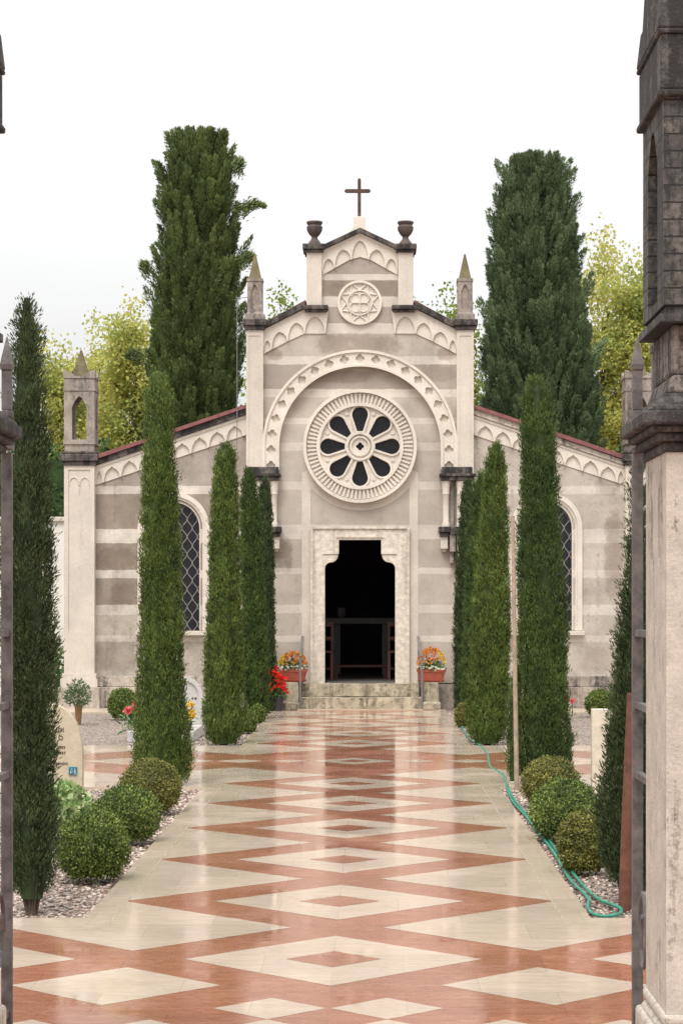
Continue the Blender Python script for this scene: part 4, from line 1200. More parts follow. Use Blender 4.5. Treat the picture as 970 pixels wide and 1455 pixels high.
for i in range(8):
    tr.plate(petal(i*PI/4, grow=2.6), [petal(i*PI/4, grow=.05)], FZ-.085, FZ-.0601)
    a = i*PI/4 + PI/8
    for (rr, r_) in ((50, 2.6),):
        tr.lathe(0, 0, [(.001, 0)], 3) if False else tr.ring(rc[0] + rr*K*math.cos(a), rc[1] + rr*K*math.sin(a), .4*K, r_*K, FZ-.08, FZ-.0601, n=14)
tr.ring(*rc, 17*K, 20.4*K, FZ-.10, FZ-.0601, n=48); tr.ring(*rc, 12*K, 14.5*K, FZ-.09, FZ-.0601, n=40)
obj('tracery', tr, M_CREAM2, rose)
gl = MB(); gl.plate(outer, [], FZ+.07, FZ+.09)
obj('glass', gl, M_GLASS, rose)
# flat cream ring and strips framing rose and door
c = MB()
def arc_ring(r0, r1, a0, a1, n=48):
    p = [(RC[0]+r1*math.cos(a0+(a1-a0)*i/n), RC[1]+r1*math.sin(a0+(a1-a0)*i/n)) for i in range(n+1)]
    return p + [(RC[0]+r0*math.cos(a1+(a0-a1)*i/n), RC[1]+r0*math.sin(a1+(a0-a1)*i/n)) for i in range(n+1)]
c.plate(pp(arc_ring(80, 91, math.radians(24), math.radians(156))), [], FZ-.006, FZ-.0005)
for s in (-1, 1):
    q = [(428.5, 1003), (428.5, 671), (441, 692.5), (441, 1003)]
    c.plate(pp(q if s < 0 else mir(q)), [], FZ-.0065, FZ-.0006)
part('cream_band', c, M_CREAM)
# stone door surround
ds = MB(); so = [(443, 973), (443, 750), (579, 750), (579, 973)]
ds.plate(pp(so), [pp([(461 - 0, 974)] + door_px[1:-1] + [(561, 974)])] if False else [], FZ, FZ) if False else None
surround = [(443, 973), (443, 750), (579, 750), (579, 973)] + [(x, y) for x, y in reversed(door_px)]
ds.plate(pp(surround), [], FZ-.05, FZ-.001)
ds.plate(pp([(441, 973), (441, 748), (581, 748), (581, 973), (577.5, 973), (577.5, 751.5), (444.5, 751.5), (444.5, 973)]), [], FZ-.075, FZ-.0505)
ds.plate(pp([(477, 764), (545, 764), (545, 762), (477, 762)]), [], FZ-.065, FZ-.0505)
ds.plate(pp([(459, 787.5), (481, 787.5), (481, 785), (459, 785)]), [], FZ-.065, FZ-.0505); ds.plate(pp([(541, 787.5), (563, 787.5), (563, 785), (541, 785)]), [], FZ-.065, FZ-.0505)
part('door_surround', ds, M_DOORST)
# low plinth by the door
for s in (-1, 1):
    x0, x1 = sorted((fx(376 if s < 0 else 646), fx(427.8 if s < 0 else 594.2)))
    part('plinth', MB().box(x0, x1, FZ-.02, FZ-.0007, -.05, fh(972)), M_PLINTH)
# steps
def worn_step(x0, x1, y0, y1, z0, z1):
    n = 26; b = MB(); rng = random.Random(int(z1*1000))
    top = []
    for i in range(n+1):
        x = x0 + (x1-x0)*i/n; top.append((x, z1 - rng.random()*.010 - .008*math.exp(-((x)/.35)**2)))
    b.plate([(x0, z0)] + [(x1, z0)] + list(reversed(top)), [], y0, y1)
    return b
part('step', worn_step(fx(428), fx(597), Y_STEP, FZ-.005, 0.0, .185), M_STEP, bevel=.015)
part('step', worn_step(fx(430), fx(594), Y_STEP+.30, FZ+.25, .1855, .378), M_STEP, bevel=.015)

# lightning conductor on the left wing roof
lr = MB(); xr = fx(337)
lr.tube([(xr, FZ-.09, fh(640)), (xr, FZ-.09, fh(425))], .007, 6); lr.tube([(xr, FZ-.09, fh(425)), (fx(352), FZ-.08, fh(423))], .006, 6)
tag(obj('lightning_conductor', lr, M_RAIL, None, (xr, FZ-.09, fh(640))), 'thin metal lightning conductor rising over the left wing roof', 'conductor')

# chapel furniture inside
YA = 36.2
al = thing('altar', 'pale stone altar table inside the dark doorway', 'altar', (0, YA, .375))
zt = at_h(878, YA)
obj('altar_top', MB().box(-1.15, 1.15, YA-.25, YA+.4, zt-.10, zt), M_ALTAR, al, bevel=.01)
for s in (-1, 1):
    xx = s*.42; obj('altar_leg', MB().box(xx-.07, xx+.07, YA-.1, YA+.25, .375, zt-.101), M_ALTAR, al, bevel=.01)
v = MB().lathe(-.34, YA, [(.05, zt+.001), (.075, zt+.08), (.06, zt+.16), (.07, zt+.17)], 14)
tag(obj('vase', v, M_ALTAR, None, (-.34, YA, zt)), 'small pale vase standing on the altar', 'vase')
for s in (-1, 1):
    YK = 33.9; xi = s*.43
    kn = thing('prayer_chair', 'reddish wooden prayer chair just inside the doorway, %s' % ('left side' if s < 0 else 'right side'), 'chair', (s*.68, YK, .375), 'wooden prayer chairs in the chapel')
    z0 = .375
    x0, x1 = sorted((xi, s*.95))
    for xx in (x0, x1-.04):
        obj('chair_leg', MB().box(xx, xx+.04, YK, YK+.04, z0, z0+.92), M_WOOD, kn)
        obj('chair_leg', MB().box(xx, xx+.04, YK-.4, YK-.36, z0, z0+.43), M_WOOD, kn)
    obj('backrest', MB().box(x0, x1, YK+.005, YK+.03, z0+.84, z0+.9).box(x0, x1, YK+.005, YK+.03, z0+.62, z0+.68), M_WOOD, kn)
    obj('seat', MB().box(x0, x1, YK-.41, YK+.05, z0+.4302, z0+.46), M_WOOD, kn)
    obj('stretcher', MB().box(x0+.04, x1-.04, YK+.01, YK+.03, z0+.15, z0+.19), M_WOOD, kn)
kb = thing('kneeling_bench', 'low wooden kneeling bench between the prayer chairs', 'bench', (0, 34.6, .375))
obj('bench_top', MB().box(-.5, .5, 34.5, 34.75, .55, .585), M_WOOD, kb)
for s in (-1, 1): obj('bench_leg', MB().box(s*.4-.03, s*.4+.03, 34.52, 34.73, .375, .5498), M_WOOD, kb)

# ------------------------------------------------------------------ pedestals, planters, rails
def blooms(P, r, rng, n_pet=7):
    """each bloom: a ring of petals"""
    n = len(P)
    up = unit(np.array([0, -.75, .6])[None] + rng.normal(0, .35, (n, 3)))
    a1 = unit(np.cross(up, rng.standard_normal((n, 3)))); a2 = np.cross(up, a1)
    PP, DD = [], []
    for k in range(n_pet):
        t = 2*PI*k/n_pet
        d = unit(a1*math.cos(t) + a2*math.sin(t) + up*.35); PP.append(P); DD.append(d)
    P2, D2 = np.concatenate(PP), np.concatenate(DD)
    return kites(P2, D2, np.full(len(P2), r), np.full(len(P2), r*.8), rng)

for s in (-1, 1):
    xc = fx(415) if s < 0 else fx(611)
    side = 'left' if s < 0 else 'right'
    pd = thing('stone_pedestal', 'rough stone pedestal under the flower trough, %s of the steps' % side, 'pedestal', (xc, 32.1, 0), 'pedestals beside the steps')
    obj('block', MB().box(xc-.115, xc+.115, 31.90, 32.35, 0.0, fh(968), tx=.008, ty=.01), M_STEP, pd, bevel=.02)
    obj('foot_stone', MB().box(xc-.135, xc+.135, 31.68, 31.899, -.02, .115), M_STEP, pd, bevel=.025)
    lab = 'trough of orange and yellow flowers on the left pedestal, half behind the rail' if s < 0 else 'trough of orange flowers with a yellow clump on the right pedestal'
    xt = fx(417) if s < 0 else fx(611.5); yt = 32.05; z0 = fh(967.8)
    tr_ = thing('flower_trough', lab, 'flower trough', (xt, yt, z0), 'flower troughs by the door')
    hw = 20*K
    def oval(z, f): return [(xt + hw*f*math.copysign(abs(math.cos(a))**.6, math.cos(a)), yt + .13*f*math.copysign(abs(math.sin(a))**.6, math.sin(a)), z) for a in [2*PI*i/28 for i in range(28)]]
    def loft(levels):
        b = MB(); vs = []; fs = []; n = 28
        for z, f in levels: vs += oval(z, f)
        for k in range(len(levels)-1):
            for i in range(n): j = (i+1) % n; fs.append((k*n+i, k*n+j, (k+1)*n+j, (k+1)*n+i))
        fs.append(tuple(range(n))); fs.append(tuple((len(levels)-1)*n+i for i in range(n)))
        return b.add(vs, fs)
    obj('saucer', loft([(z0, .86), (z0+.03, 1.0), (z0+.035, .9)]), M_TERRA, tr_, smooth=True)
    obj('trough', loft([(z0+.032, .84), (z0+.15, .97), (z0+.15, 1.03), (z0+.19, 1.04), (z0+.19, .94), (z0+.16, .92)]), M_TERRA, tr_, smooth=True)
    rng = np.random.default_rng(90+s); zt = z0+.17
    leafy('leaves', '', '', xt, yt, hw*.95, .13, .16, 420, M_FLEAF, 92+s, (.03, .06), .03, z=zt, parent=tr_, shell=.3)
    n = 150; d = unit(rng.standard_normal((n, 3))); d[:, 2] = np.abs(d[:, 2])*.9+.1; d = unit(d)
    P = np.stack([xt + d[:, 0]*hw*1.0, yt + d[:, 1]*.16, zt + .07 + d[:, 2]*(.21 if s < 0 else .27)], 1)
    yl = (P[:, 0] > xt+.09) if s > 0 else (P[:, 0] < xt-.11)
    v, q = blooms(P[~yl], .026, rng); fast_mesh('blossoms', v, q, M_MUM, tr_)
    v, q = blooms(P[yl], .026, rng); fast_mesh('blossoms', v, q, M_MUMY, tr_)['label'] = 'yellow blossoms'
    P = np.stack([xt + rng.uniform(-1, .95, 24)*hw, yt - .13 + rng.normal(0, .01, 24), zt + rng.uniform(.01, .07, 24)], 1)
    v, q = blooms(P, .024, rng); fast_mesh('blossoms', v, q, M_WHF, tr_)['label'] = 'white blossoms'
    # hand rail
    xr = fx(428.5) if s < 0 else fx(597.5)
    rl = thing('handrail', 'thin grey metal handrail on the %s edge of the steps' % side, 'handrail', (xr, Y_STEP, 0), 'handrails by the steps')
    Yp = 31.70
    obj('post', MB().tube([(xr, Yp, .0), (xr, Yp, at_h(934, Yp))], .017, 8), M_RAIL, rl, smooth=True)
    xr2 = xr + (.0 if s < 0 else -.05)
    obj('rail', MB().tube([(xr, Yp, at_h(934, Yp)), (xr2+.01, Yp+.15, at_h(924, Yp)), (xr2+.01, 32.34, fh(905)), (xr2+.01, 32.40, fh(905))], .019, 8), M_RAIL, rl, smooth=True)
    obj('post', MB().tube([(xr2+.01, 32.30, .38), (xr2+.01, 32.30, fh(906))], .012, 8), M_RAIL, rl, smooth=True)

# red begonias
Yb = 31.45; xb, _ = at(386, 0, Yb)
bg = thing('begonia_pot', 'terracotta pot of scarlet begonias against the left pedestal', 'flower pot', (xb, Yb, 0))
p1 = at(379, 0, Yb)[0]
obj('pot', MB().lathe(p1, Yb, [(.06, 0.0), (.075, .20), (.085, .20), (.085, .25), (.07, .25), (.065, .2)], 20), M_TERRA, bg, smooth=True)
leafy('leaves', '', '', at(391, 0, Yb)[0], Yb, .15, .12, .36, 260, M_FLEAF, 96, (.05, .09), .05, z=.18, parent=bg, shell=.1)
rng = np.random.default_rng(97)
cs = [(384,950),(390,954),(395,958),(400,962),(384,962),(390,967),(397,968),(405,963),(383,973),(389,975),(396,974),(402,979),(406,982),(385,980),(392,949),(381,957),(402,972),(393,962),(387,958)]
P = []
for (x, y) in cs:
    X, H = at(x, y, Yb-.1)
    for k in range(4): P.append((X + rng.normal(0, .012), Yb-.1 + rng.normal(0, .03), H + rng.normal(0, .012)))
v, q = blooms(np.array(P), .036, rng); fast_mesh('blossoms', v, q, M_REDF, bg)
p2 = at(394, 0, Yb)[0]
bp = MB().lathe(p2, Yb-.02, [(.07, 0.0), (.088, .17), (.095, .17), (.095, .2), (.08, .2), (.075, .17)], 20)
tag(obj('black_pot', bp, M_BLACKPOT, None, (p2, Yb-.02, 0), smooth=True), 'small black plant pot tucked under the scarlet begonias', 'plant pot')

# ------------------------------------------------------------------ graves and things in the beds
def text(name, s, x, y, z, size, mat, parent, align='RIGHT'):
    cu = bpy.data.curves.new(name, 'FONT'); cu.body = s; cu.size = size; cu.extrude = .002; cu.align_x = align
    tmp = bpy.data.objects.new('tmp_text', cu); COL.objects.link(tmp)
    dg = bpy.context.evaluated_depsgraph_get(); me = bpy.data.meshes.new_from_object(tmp.evaluated_get(dg))
    bpy.data.objects.remove(tmp); bpy.data.curves.remove(cu)
    me.materials.clear(); me.materials.append(mat)
    for v in me.vertices:
        c = v.co.copy(); v.co = (c.x, -c.z, c.y)
    o = bpy.data.objects.new(name, me); COL.objects.link(o); o.parent = parent
    og = ORIGIN[parent.name]; o.location = (x-og[0], y-og[1], z-og[2]); ORIGIN[o.name] = og
    return o
Yg = 17.0
def gx(x): return at(x, 0, Yg)[0]
def gh(y): return at(0, y, Yg)[1]
gr = thing('gravestone', 'beige round-topped gravestone with dark lettering behind the variegated ivy', 'gravestone', (gx(72), Yg, GZ))
hw = gx(117)-gx(72); cg = gx(72); ztop = gh(1001)
o = [(cg-hw, GZ)] + [(cg - hw*math.cos(PI*i/24), gh(1075) + (ztop-gh(1075))*math.sin(PI*i/24)**.9) for i in range(25)] + [(cg+hw, GZ)]
slabg = obj('stone_slab', MB().plate(o, [], Yg, Yg+.09), M_GRAVE, gr, bevel=.008)
for (s_, xr_, yb_, sz) in (('DI', 91, 1040.5, .050), ('O', 90, 1051.5, .050), ('1955', 93, 1064, .030), ('1997', 93, 1072.5, .034), ('MONDO', 97, 1087, .028)):
    text('lettering', s_, gx(xr_), Yg-.0025, gh(yb_), sz, M_LET, gr)
obj('plaque', MB().box(gx(98), gx(109.5), Yg-.012, Yg-.001, gh(1101), gh(1090)), M_PLQ, gr)
obj('plaque_figure', MB().tube([(gx(101), Yg-.014, gh(1099)), (gx(102), Yg-.014, gh(1092)), (gx(104), Yg-.014, gh(1098)), (gx(106.5), Yg-.014, gh(1092)), (gx(107), Yg-.014, gh(1100))], .005, 5), M_PLQW, gr)

Ys = 17.9; x0, x1 = at(841, 0, Ys)[0], at(880, 0, Ys)[0]
sl = thing('stone_slab_grave', 'plain pale upright stone slab behind the right box balls', 'gravestone', ((x0+x1)/2, Ys, GZ))
obj('slab', MB().box(x0, x1, Ys, Ys+.12, GZ, at_h(1008, Ys)), M_GRAVEB, sl, bevel=.006)
obj('base', MB().box(x0-.05, x1+.1, Ys-.25, Ys+.2, GZ-.01, GZ+.05), M_GRAVEB, sl, bevel=.006)

Yw = 26.0
wg = thing('white_grave', 'white arched gravestone with low kerb behind the bright cypress', 'gravestone', (at(245, 0, Yw)[0], Yw, GZ))
cxg = at(259, 0, Yw)[0]; hwg = 28*Yw/F_PX; zs = at_h(990, Yw)
def warch(f, z0): return [(cxg-hwg*f, z0)] + [(cxg - hwg*f*math.cos(PI*i/20), zs + hwg*f*math.sin(PI*i/20)) for i in range(21)] + [(cxg+hwg*f, z0)]
hs_ = MB().plate(warch(1, GZ), [warch(.8, .14)], Yw+.1, Yw+.13); hs_.plate(warch(.98, GZ), [], Yw+.13, Yw+.22)
obj('headstone', hs_, M_GRAVEW, wg)
xl, xr_ = at(181, 0, Yw-1.2)[0], at(287, 0, Yw)[0]
obj('kerb', MB().box(xl, xr_, Yw-1.2, Yw+.09, GZ, .10), M_GRAVEW, wg, bevel=.01)
obj('lettering', MB().box(at(271, 0, Yw)[0], at(273.3, 0, Yw)[0], Yw+.124, Yw+.13, at_h(994.5, Yw), at_h(992, Yw)).box(at(275, 0, Yw)[0], at(278, 0, Yw)[0], Yw+.124, Yw+.13, at_h(994.5, Yw), at_h(992, Yw)), M_LET, wg)
rng = np.random.default_rng(101)
yx, yz = at(271, 1016, Yw-.5)
yf_ = thing('yellow_chrysanthemum', 'yellow chrysanthemum heads on the white grave', 'flowers', (yx, Yw-.5, .10))
obj('pot', MB().lathe(yx-.02, Yw-.5, [(.03, .1002), (.038, .15), (.04, .16), (.03, .16)], 14), M_BLACKPOT, yf_, smooth=True)
P = []
for (x, y, n, sg) in ((271, 1003, 16, .02), (271.5, 1016, 34, .026)):
    X, H = at(x, y, Yw-.55)
    for k in range(n): P.append((X + rng.normal(0, sg), Yw-.55+rng.normal(0, .02), H + rng.normal(0, sg)))
v, q = blooms(np.array(P), .024, rng); fast_mesh('blossoms', v, q, M_MUMY, yf_)
leafy('leaves', '', '', yx-.02, Yw-.5, .08, .08, .2, 60, M_FLEAF, 102, (.05, .12), .02, z=.15, parent=yf_, shell=.1)
lx, _ = at(187, 0, 25.0)
ly = thing('pink_lilies', 'pink lilies with dark leaves on the left end of the white grave', 'flowers', (lx, 25.0, .10))
leafy('leaves', '', '', lx, 25.0, .14, .12, .30, 150, M_FLEAF, 103, (.06, .13), .022, z=.08, parent=ly, shell=.2)
P = []
for (x, y) in ((178, 1011), (183, 1013), (190, 1011), (192, 999), (195, 1004), (182, 1008)):
    X, H = at(x, y, 24.9); P += [(X + rng.normal(0, .008), 24.9, H + rng.normal(0, .008)) for _ in range(3)]
v, q = blooms(np.array(P), .042, rng, 6); fast_mesh('blossoms', v, q, M_PINK, ly)

Yv = 28.3; vx, _ = at(111.5, 0, Yv)
pb_ = thing('potted_shrub', 'round grey green shrub in a tall bronze vase on the gravel', 'potted shrub', (vx, Yv, GZ))
obj('vase', MB().lathe(vx, Yv, [(.032, GZ), (.04, .05), (.052, at_h(1003, Yv)), (.056, at_h(1001, Yv)), (.045, at_h(1001, Yv))], 16), M_BRONZE, pb_, smooth=True)
rng = np.random.default_rng(104); N = 900; d = unit(rng.standard_normal((N, 3))); rr = .17*rng.random(N)**.4
cz = at_h(987, Yv); P = np.stack([vx-.01 + d[:, 0]*rr*1.05, Yv + d[:, 1]*rr, cz + d[:, 2]*rr*.95 + .03*(d[:, 2] > .8)], 1)
v, q = kites(P, unit(d + rng.normal(0, .5, (N, 3)) + np.array([0, 0, .3])), rng.uniform(.03, .06, N), np.full(N, .02), rng)
fast_mesh('foliage', v, q, M_POTG, pb_)
obj('stem', MB().tube([(vx, Yv, .05), (vx, Yv, cz)], .008, 6), M_BARK, pb_)
# a pink flower far right
X, H = at(813, 996, 30.8)
pk = thing('pink_flower', 'single small pink flower at the foot of the right wing', 'flower', (X, 30.8, GZ))
v, q = blooms(np.array([(X + rng.normal(0, .015), 30.8, H + rng.normal(0, .012)) for _ in range(8)]), .03, rng); fast_mesh('blossoms', v, q, M_PINK, pk)
obj('stem', MB().tube([(X, 30.8, GZ), (X, 30.8, H)], .006, 5), M_HEDGE, pk)

# stakes
(sx0, sy0) = gnd(887, 1288); X1, H1 = at(898, 985, sy0)
tag(obj('wooden_stake', MB().tube([(sx0, sy0, GZ-.02), ((sx0+X1)/2, sy0, H1*.5), (X1, sy0, H1)], [.036, .033, .028], 12), M_STAKE, None, (sx0, sy0, GZ), smooth=True),
    'reddish brown round stake leaning beside the right gate post', 'stake')
Yp = 18.35; (px0, _), (px1, ph1) = at(734, 0, Yp), at(728, 733, Yp)
tag(obj('wooden_pole', MB().tube([(px0, Yp, GZ-.02), (px1, Yp, ph1)], [.021, .016], 10), M_POLE, None, (px0, Yp, GZ), smooth=True),
    'tall bare wooden pole supporting the dark green cypress', 'pole')

# garden hose
hp = [(645,1017.6),(655,1032),(667,1051),(680,1058),(692,1072.6),(695,1087),(704,1095),(713.7,1101),(718,1110),(720.4,1121),(728.5,1139.6),(747,1160),(762,1180),(779,1201),(794,1224),(809,1249.5),(827.6,1268),(836,1279),(834.5,1289),(841,1298),(853,1302),(868,1302),(880,1298),(882,1292),(872,1287),(852,1279),(835,1265.6),(816,1244),(800,1223),(786,1203),(770,1181),(753,1162),(733,1140),(722.5,1121),(716,1104)]
pts = []
for (x, y) in hp:
    X, Y = gnd(x, y); pts.append(Vector((X, Y, .013 if X < B1 else .0)))
def catmull(P, n=6):
    out = []
    for i in range(len(P)-1):
        p0, p1, p2, p3 = P[max(i-1, 0)], P[i], P[i+1], P[min(i+2, len(P)-1)]
        for k in range(n):
            t = k/n; out.append(0.5*((2*p1) + (p2-p0)*t + (2*p0-5*p1+4*p2-p3)*t*t + (3*p1-p0-3*p2+p3)*t**3))
    return out + [P[-1]]
tag(obj('garden_hose', MB().tube(catmull(pts), .0095, 10), M_HOSE, None, (pts[17][0], pts[17][1], 0), smooth=True), 'green garden hose looping along the right kerb of the walk', 'hose')

# ------------------------------------------------------------------ gate piers and iron gate leaves
def pier(s, label):
    y0, y1 = 6.10, 6.55; ym = (y0+y1)/2
    xa, xb_ = sorted((s*1.012, s*1.47)) if s > 0 else sorted((-.985, -1.44))
    xi = xa if s > 0 else xb_                                      # inner face
    xm = (xa+xb_)/2
    r = thing('gate_pier', label, 'gate pier', (xm, ym, 0), 'stone gate piers')
    b = MB(); e = .03
    b.box(xa-e, xb_+e, y0-e, y1+e, -.02, .36); b.box(xa-e+.01, xb_+e-.01, y0-e+.01, y1+e-.01, .36, .385, tx=.02, ty=.02); b.box(xa-.01, xb_+.01, y0-.01, y1+.01, .385, .42)
    obj('plinth', b, M_PIER, r, bevel=.012)
    b = MB()
    zb, zt = .42, 2.03
    b.box(xa+.022, xb_-.022, y0+.022, y1-.022, zb, zt)
    def lancet(c0, w, za, zc):
        o = [(c0-w, za+.03), (c0-w, zc-w*3)] + [(c0-w*(1-f/5), zc-w*3*(1-(f/5))**1.4) for f in range(1, 5)]
        return [(c0, za)] + o + [(c0, zc)] + [(2*c0-q[0], q[1]) for q in reversed(o)]
    for xx in (xa, xb_-.0215):
        b.plate([(y0, zb), (y1, zb), (y1, zt), (y0, zt)], [lancet(ym-.07, .022, 1.70, 1.95), lancet(ym+.09, .022, 1.70, 1.93)], xx, xx+.0215, axis='x')
    for yy in (y0, y1-.0215):
        o = [(xm-.14, .55), (xm-.14, 1.80)] + [(xm-.14*(1-f/6), 1.80 + .12*math.sin(f/6*PI/2)) for f in range(1, 6)]
        o = o + [(xm, 1.925)] + [(2*xm-q[0], q[1]) for q in reversed(o)]
        b.plate([(xa+.0216, zb), (xb_-.0216, zb), (xb_-.0216, zt), (xa+.0216, zt)], [o], yy, yy+.0215)
    obj('shaft', b, M_PIER, r)
    b = MB()
    for (g0, za, zc, tp) in ((.010, 2.03, 2.06, 0), (.030, 2.06, 2.085, .0), (.05, 2.085, 2.105, 0), (.072, 2.105, 2.145, 0), (.062, 2.145, 2.165, .012), (.035, 2.165, 2.20, .03)):
        b.box(xa-g0, xb_+g0, y0-g0, y1+g0, za, zc, tx=tp, ty=tp)
    obj('capital', b, M_PIERD, r, bevel=.007)
    b = MB()
    b.box(xa, xb_, y0, y1, 2.20, 2.255, tx=.02, ty=.02); b.box(xa+.02, xb_-.02, y0+.02, y1-.02, 2.255, 2.40); 
    obj('pedestal', b, M_PIERM, r, bevel=.01)
    b = MB(); b.box(xa-.02, xb_+.02, y0-.02, y1+.02, 2.40, 2.425); b.box(xa, xb_, y0, y1, 2.425, 2.45)
    # coursed lantern, pointed openings on two sides, other two closed to darken the inside
    z0, z1 = 2.45, 3.045
    ts = .09; nb = 12
    def lop(c0, w): 
        o = [(c0-w, z0+.03), (c0-w, z1-.16)] + [(c0-w*(1-f/6), z1-.16+.11*math.sin(f/6*PI/2)) for f in range(1, 6)]
        return o + [(c0, z1-.045)] + [(2*c0-q[0], q[1]) for q in reversed(o)]
    x_0, x_1, y_0, y_1 = xa-.008, xb_+.008, y0-.008, y1+.008
    for xx in (x_0, x_1-ts): b.plate([(y_0, z0), (y_1, z0), (y_1, z1), (y_0, z1)], [lop(ym+.01, .105)], xx, xx+ts, axis='x')
    for yy in (y_0, y_1-ts): b.plate([(x_0+ts+.0005, z0), (x_1-ts-.0005, z0), (x_1-ts-.0005, z1), (x_0+ts+.0005, z1)], [], yy, yy+ts)
    b.box(xm-.02, xm+.02, y_0+ts+.001, y_1-ts-.001, z0, z1)
    obj('lantern', b, M_PIERC, r)
    b = MB(); g0 = .027
    b.box(xa-g0, xb_+g0, y0-g0, y1+g0, 3.045, 3.065); b.box(xa-g0+.008, xb_+g0-.008, y0-g0+.008, y1+g0-.008, 3.065, 3.225); b.box(xa-g0, xb_+g0, y0-g0, y1+g0, 3.225, 3.24)
    for cx_ in (xa-g0, xb_+g0):
        for cy_ in (y0-g0, y1+g0):
            sx = 1 if cx_ < xm else -1; sy = 1 if cy_ < ym else -1
            X0, X1 = sorted((cx_, cx_+.09*sx)); Y0, Y1 = sorted((cy_, cy_+.09*sy))
            b.box(X0, X1, Y0, Y1, 3.24, 3.35, tx=.012, ty=.012); b.box(X0+.012, X1-.012, Y0+.012, Y1-.012, 3.35, 3.365, tx=.02, ty=.02)
    for sg in (-1, 1):                                            # small gables between the corner blocks
        yy = ym + sg*(ym-y0+g0) - (0 if sg < 0 else .05)
        b.plate([(xm-.15, 3.2401), (xm+.15, 3.2401), (xm, 3.52)], [], yy, yy+.05)
        xx = xm + sg*(xm-xa+g0) - (0 if sg < 0 else .05)
        b.plate([(ym-.15, 3.2401), (ym+.15, 3.2401), (ym, 3.52)], [], xx, xx+.05, axis='x')
    obj('crown', b, M_PIERD, r, bevel=.006)
    obj('spire', MB().pyramid(xm, ym, .17, 3.24, 4.35, .02), M_PIERD, r)
    return r
# coursed dark stone for the lanterns
def pier_course():
    m, nt, b = newmat('coursed dark pier stone')
    v = world_pos(nt)
    sep = nd(nt, 'ShaderNodeSeparateXYZ'); lk(nt, v, sep.inputs[0])
    h = mathn(nt, 'ADD', mathn(nt, 'MULTIPLY', sep.outputs[0], 1.0), sep.outputs[1])
    cb = nd(nt, 'ShaderNodeCombineXYZ'); lk(nt, h, cb.inputs[0]); lk(nt, sep.outputs[2], cb.inputs[1])
    br = nd(nt, 'ShaderNodeTexBrick'); br.offset = .5
    br.inputs['Scale'].default_value = 1; br.inputs['Mortar Size'].default_value = .0028; br.inputs['Mortar Smooth'].default_value = .3
    br.inputs['Brick Width'].default_value = .30; br.inputs['Row Height'].default_value = .049
    br.inputs['Color1'].default_value = (.075, .067, .06, 1); br.inputs['Color2'].default_value = (.13, .115, .102, 1); br.inputs['Mortar'].default_value = (.02, .016, .015, 1)
    lk(nt, cb.outputs[0], br.inputs['Vector'])
    c = weather(nt, br.outputs['Color'], world_pos(nt, (2.6, 2.6, 2.6)), dark=(.02, .021, .02), amount=.92, lo=.46, hi=.54, mott=.6, mscale=10)
    lk(nt, c, b.inputs['Base Color']); b.inputs['Roughness'].default_value = .9
    hh = mathn(nt, 'ADD', mathn(nt, 'MULTIPLY', br.outputs['Fac'], -1.2), noisef(nt, v, 35, 5, .7))
    bump(nt, hh, .006, .9, b)
    return m
M_PIERC = pier_course()
pier(1, 'tall pale stone gate pier with blackened lantern top, cutting the right edge')
pier(-1, 'gate pier of which only a dark sliver shows at the upper left edge')

def gate(s, label):
    xg = -1.146 if s < 0 else 1.129
    ya, yb_ = 6.62, 7.70
    r = thing('iron_gate', label, 'gate leaf', (xg, ya, 0), 'open iron gate leaves')
    hw = .019
    for yy in (ya+hw, yb_): obj('stile', MB().box(xg-hw, xg+hw, yy-hw, yy+hw, .06, 2.14), M_GATE, r, bevel=.004)
    b = MB(); b.box(xg-.024, xg+.024, ya-.02, yb_+.024, 2.15, 2.18); b.box(xg-.019, xg+.019, ya-.01, yb_+.019, 2.1805, 2.225); b.box(xg-.029, xg+.029, ya-.02, yb_+.029, 2.2255, 2.252)
    n = 22
    for i in range(n):
        y = ya + (yb_-ya)*i/n; b.box(xg-.026, xg+.026, y, y+.025, 2.188, 2.2254)
    obj('top_rail', b, M_GATE, r, bevel=.003)
    for z in (.12, .98, 1.23, 1.49): obj('rail', MB().box(xg-.012, xg+.012, ya+2*hw+.001, yb_-hw-.001, z-.012, z+.012), M_GATE, r)
    for i in range(3):
        y = ya+hw + (yb_-ya-hw)*i/2
        sp = MB(); sp.lathe(xg, y, [(.022, 2.256), (.026, 2.27), (.024, 2.29), (.015, 2.295)], 10); w = .017
        sp.box(xg-w, xg+w, y-w, y+w, 2.2955, 2.44); sp.box(xg-w-.004, xg+w+.004, y-w-.004, y+w+.004, 2.44, 2.46, tx=-.002, ty=-.002); sp.pyramid(xg, y, w+.005, 2.46, 2.56, .002)
        obj('spearhead', sp, M_GATE, r)
        if 0 < i < 2: obj('bar', MB().tube([(xg, y, .1321), (xg, y, 2.149)], .008, 8), M_GATE, r)
    for i in range(3):                                            # scrolls low in the leaf
        yc = yb_ - .12 - i*.34; pts = []
        for k in range(30):
            a = k/29*PI*2.6; rr = .17*(1-.62*k/29); pts.append((xg, yc - .05 + rr*math.cos(a)*.6, .42 + rr*math.sin(a)))
        obj('scroll', MB().tube(pts, .008, 6), M_GATE, r, smooth=True)
gate(-1, 'open iron gate leaf at the left edge, spear tips and dentil rail above')
gate(1, 'open iron gate leaf beside the right stone pier')

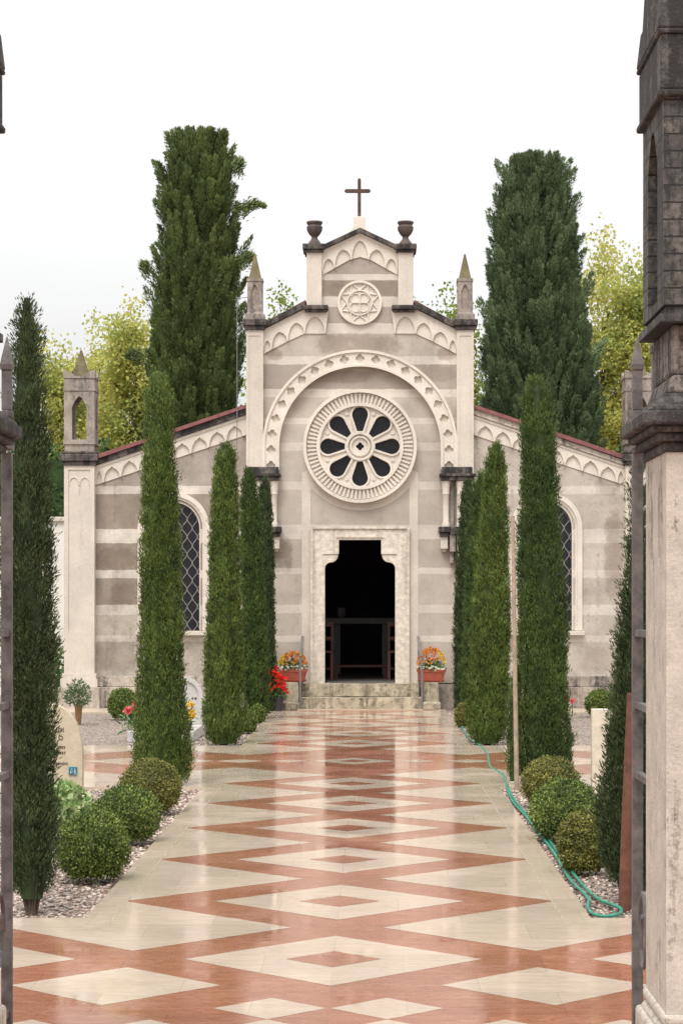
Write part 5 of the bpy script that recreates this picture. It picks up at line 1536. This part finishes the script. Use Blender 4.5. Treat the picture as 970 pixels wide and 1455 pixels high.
# ------------------------------------------------------------------ sky, sun, camera
w = bpy.data.worlds.new('World'); SC.world = w; w.use_nodes = True
nt = w.node_tree; bg_ = nt.nodes['Background']
SUN_EL, SUN_AZ = math.radians(58), math.radians(200)      # azimuth from +Y, clockwise: behind the camera, a little left
sky = nd(nt, 'ShaderNodeTexSky'); sky.sky_type = 'NISHITA'; sky.sun_disc = False
sky.sun_elevation = SUN_EL; sky.sun_rotation = SUN_AZ; sky.dust_density = 4.0; sky.air_density = 1.0
hs = nd(nt, 'ShaderNodeHueSaturation', Saturation=0.12); lk(nt, sky.outputs[0], hs.inputs['Color'])
tcw = nd(nt, 'ShaderNodeTexCoord'); sepw = nd(nt, 'ShaderNodeSeparateXYZ'); lk(nt, tcw.outputs['Generated'], sepw.inputs[0])
zz_ = mathn(nt, 'MAXIMUM', sepw.outputs[2], 0.0)
grad = mathn(nt, 'ADD', mathn(nt, 'MULTIPLY', zz_, 1.05), 0.63)          # overcast: zenith about three times the horizon
mpw = nd(nt, 'ShaderNodeMapping'); mpw.inputs['Scale'].default_value = (1.5, 1.5, 5.0); lk(nt, tcw.outputs['Generated'], mpw.inputs['Vector'])
cloud = remap(nt, noisef(nt, mpw.outputs[0], 2.2, 5, .55), .3, .7, .96, 1.05)
gv = nd(nt, 'ShaderNodeVectorMath', operation='SCALE')
lk(nt, mix(nt, 0.6, hs.outputs[0], (10.0, 10.0, 9.95)), gv.inputs[0]); lk(nt, mathn(nt, 'MULTIPLY', grad, cloud), gv.inputs['Scale'])
lk(nt, gv.outputs[0], bg_.inputs['Color'])
bg_.inputs['Strength'].default_value = 0.12
sl_ = bpy.data.lights.new('sun', 'SUN'); sl_.energy = 1.5; sl_.angle = math.radians(28); sl_.color = (1.0, .96, .9)
so_ = bpy.data.objects.new('sun', sl_); COL.objects.link(so_)
dirv = Vector((math.sin(SUN_AZ)*math.cos(SUN_EL), math.cos(SUN_AZ)*math.cos(SUN_EL), math.sin(SUN_EL)))
so_.rotation_euler = dirv.to_track_quat('Z', 'Y').to_euler()

cam = bpy.data.cameras.new('camera'); co = bpy.data.objects.new('camera', cam); COL.objects.link(co)
co.location = (CAMX, 0, EYE); co.rotation_euler = (PI/2, 0, 0)
cam.sensor_fit = 'HORIZONTAL'; cam.sensor_width = 24.0; cam.lens = 24.0*F_PX/970
cam.shift_x = (485-CX)/970; cam.shift_y = (CY-727.5)/970
cam.clip_end = 1000; cam.clip_start = .1
SC.camera = co
SC.cycles.use_denoising = True; SC.cycles.denoising_prefilter = 'NONE'
SC.view_settings.view_transform = 'Standard'; SC.view_settings.look = 'None'
SC.view_settings.exposure = 0.44; SC.view_settings.gamma = 1.0
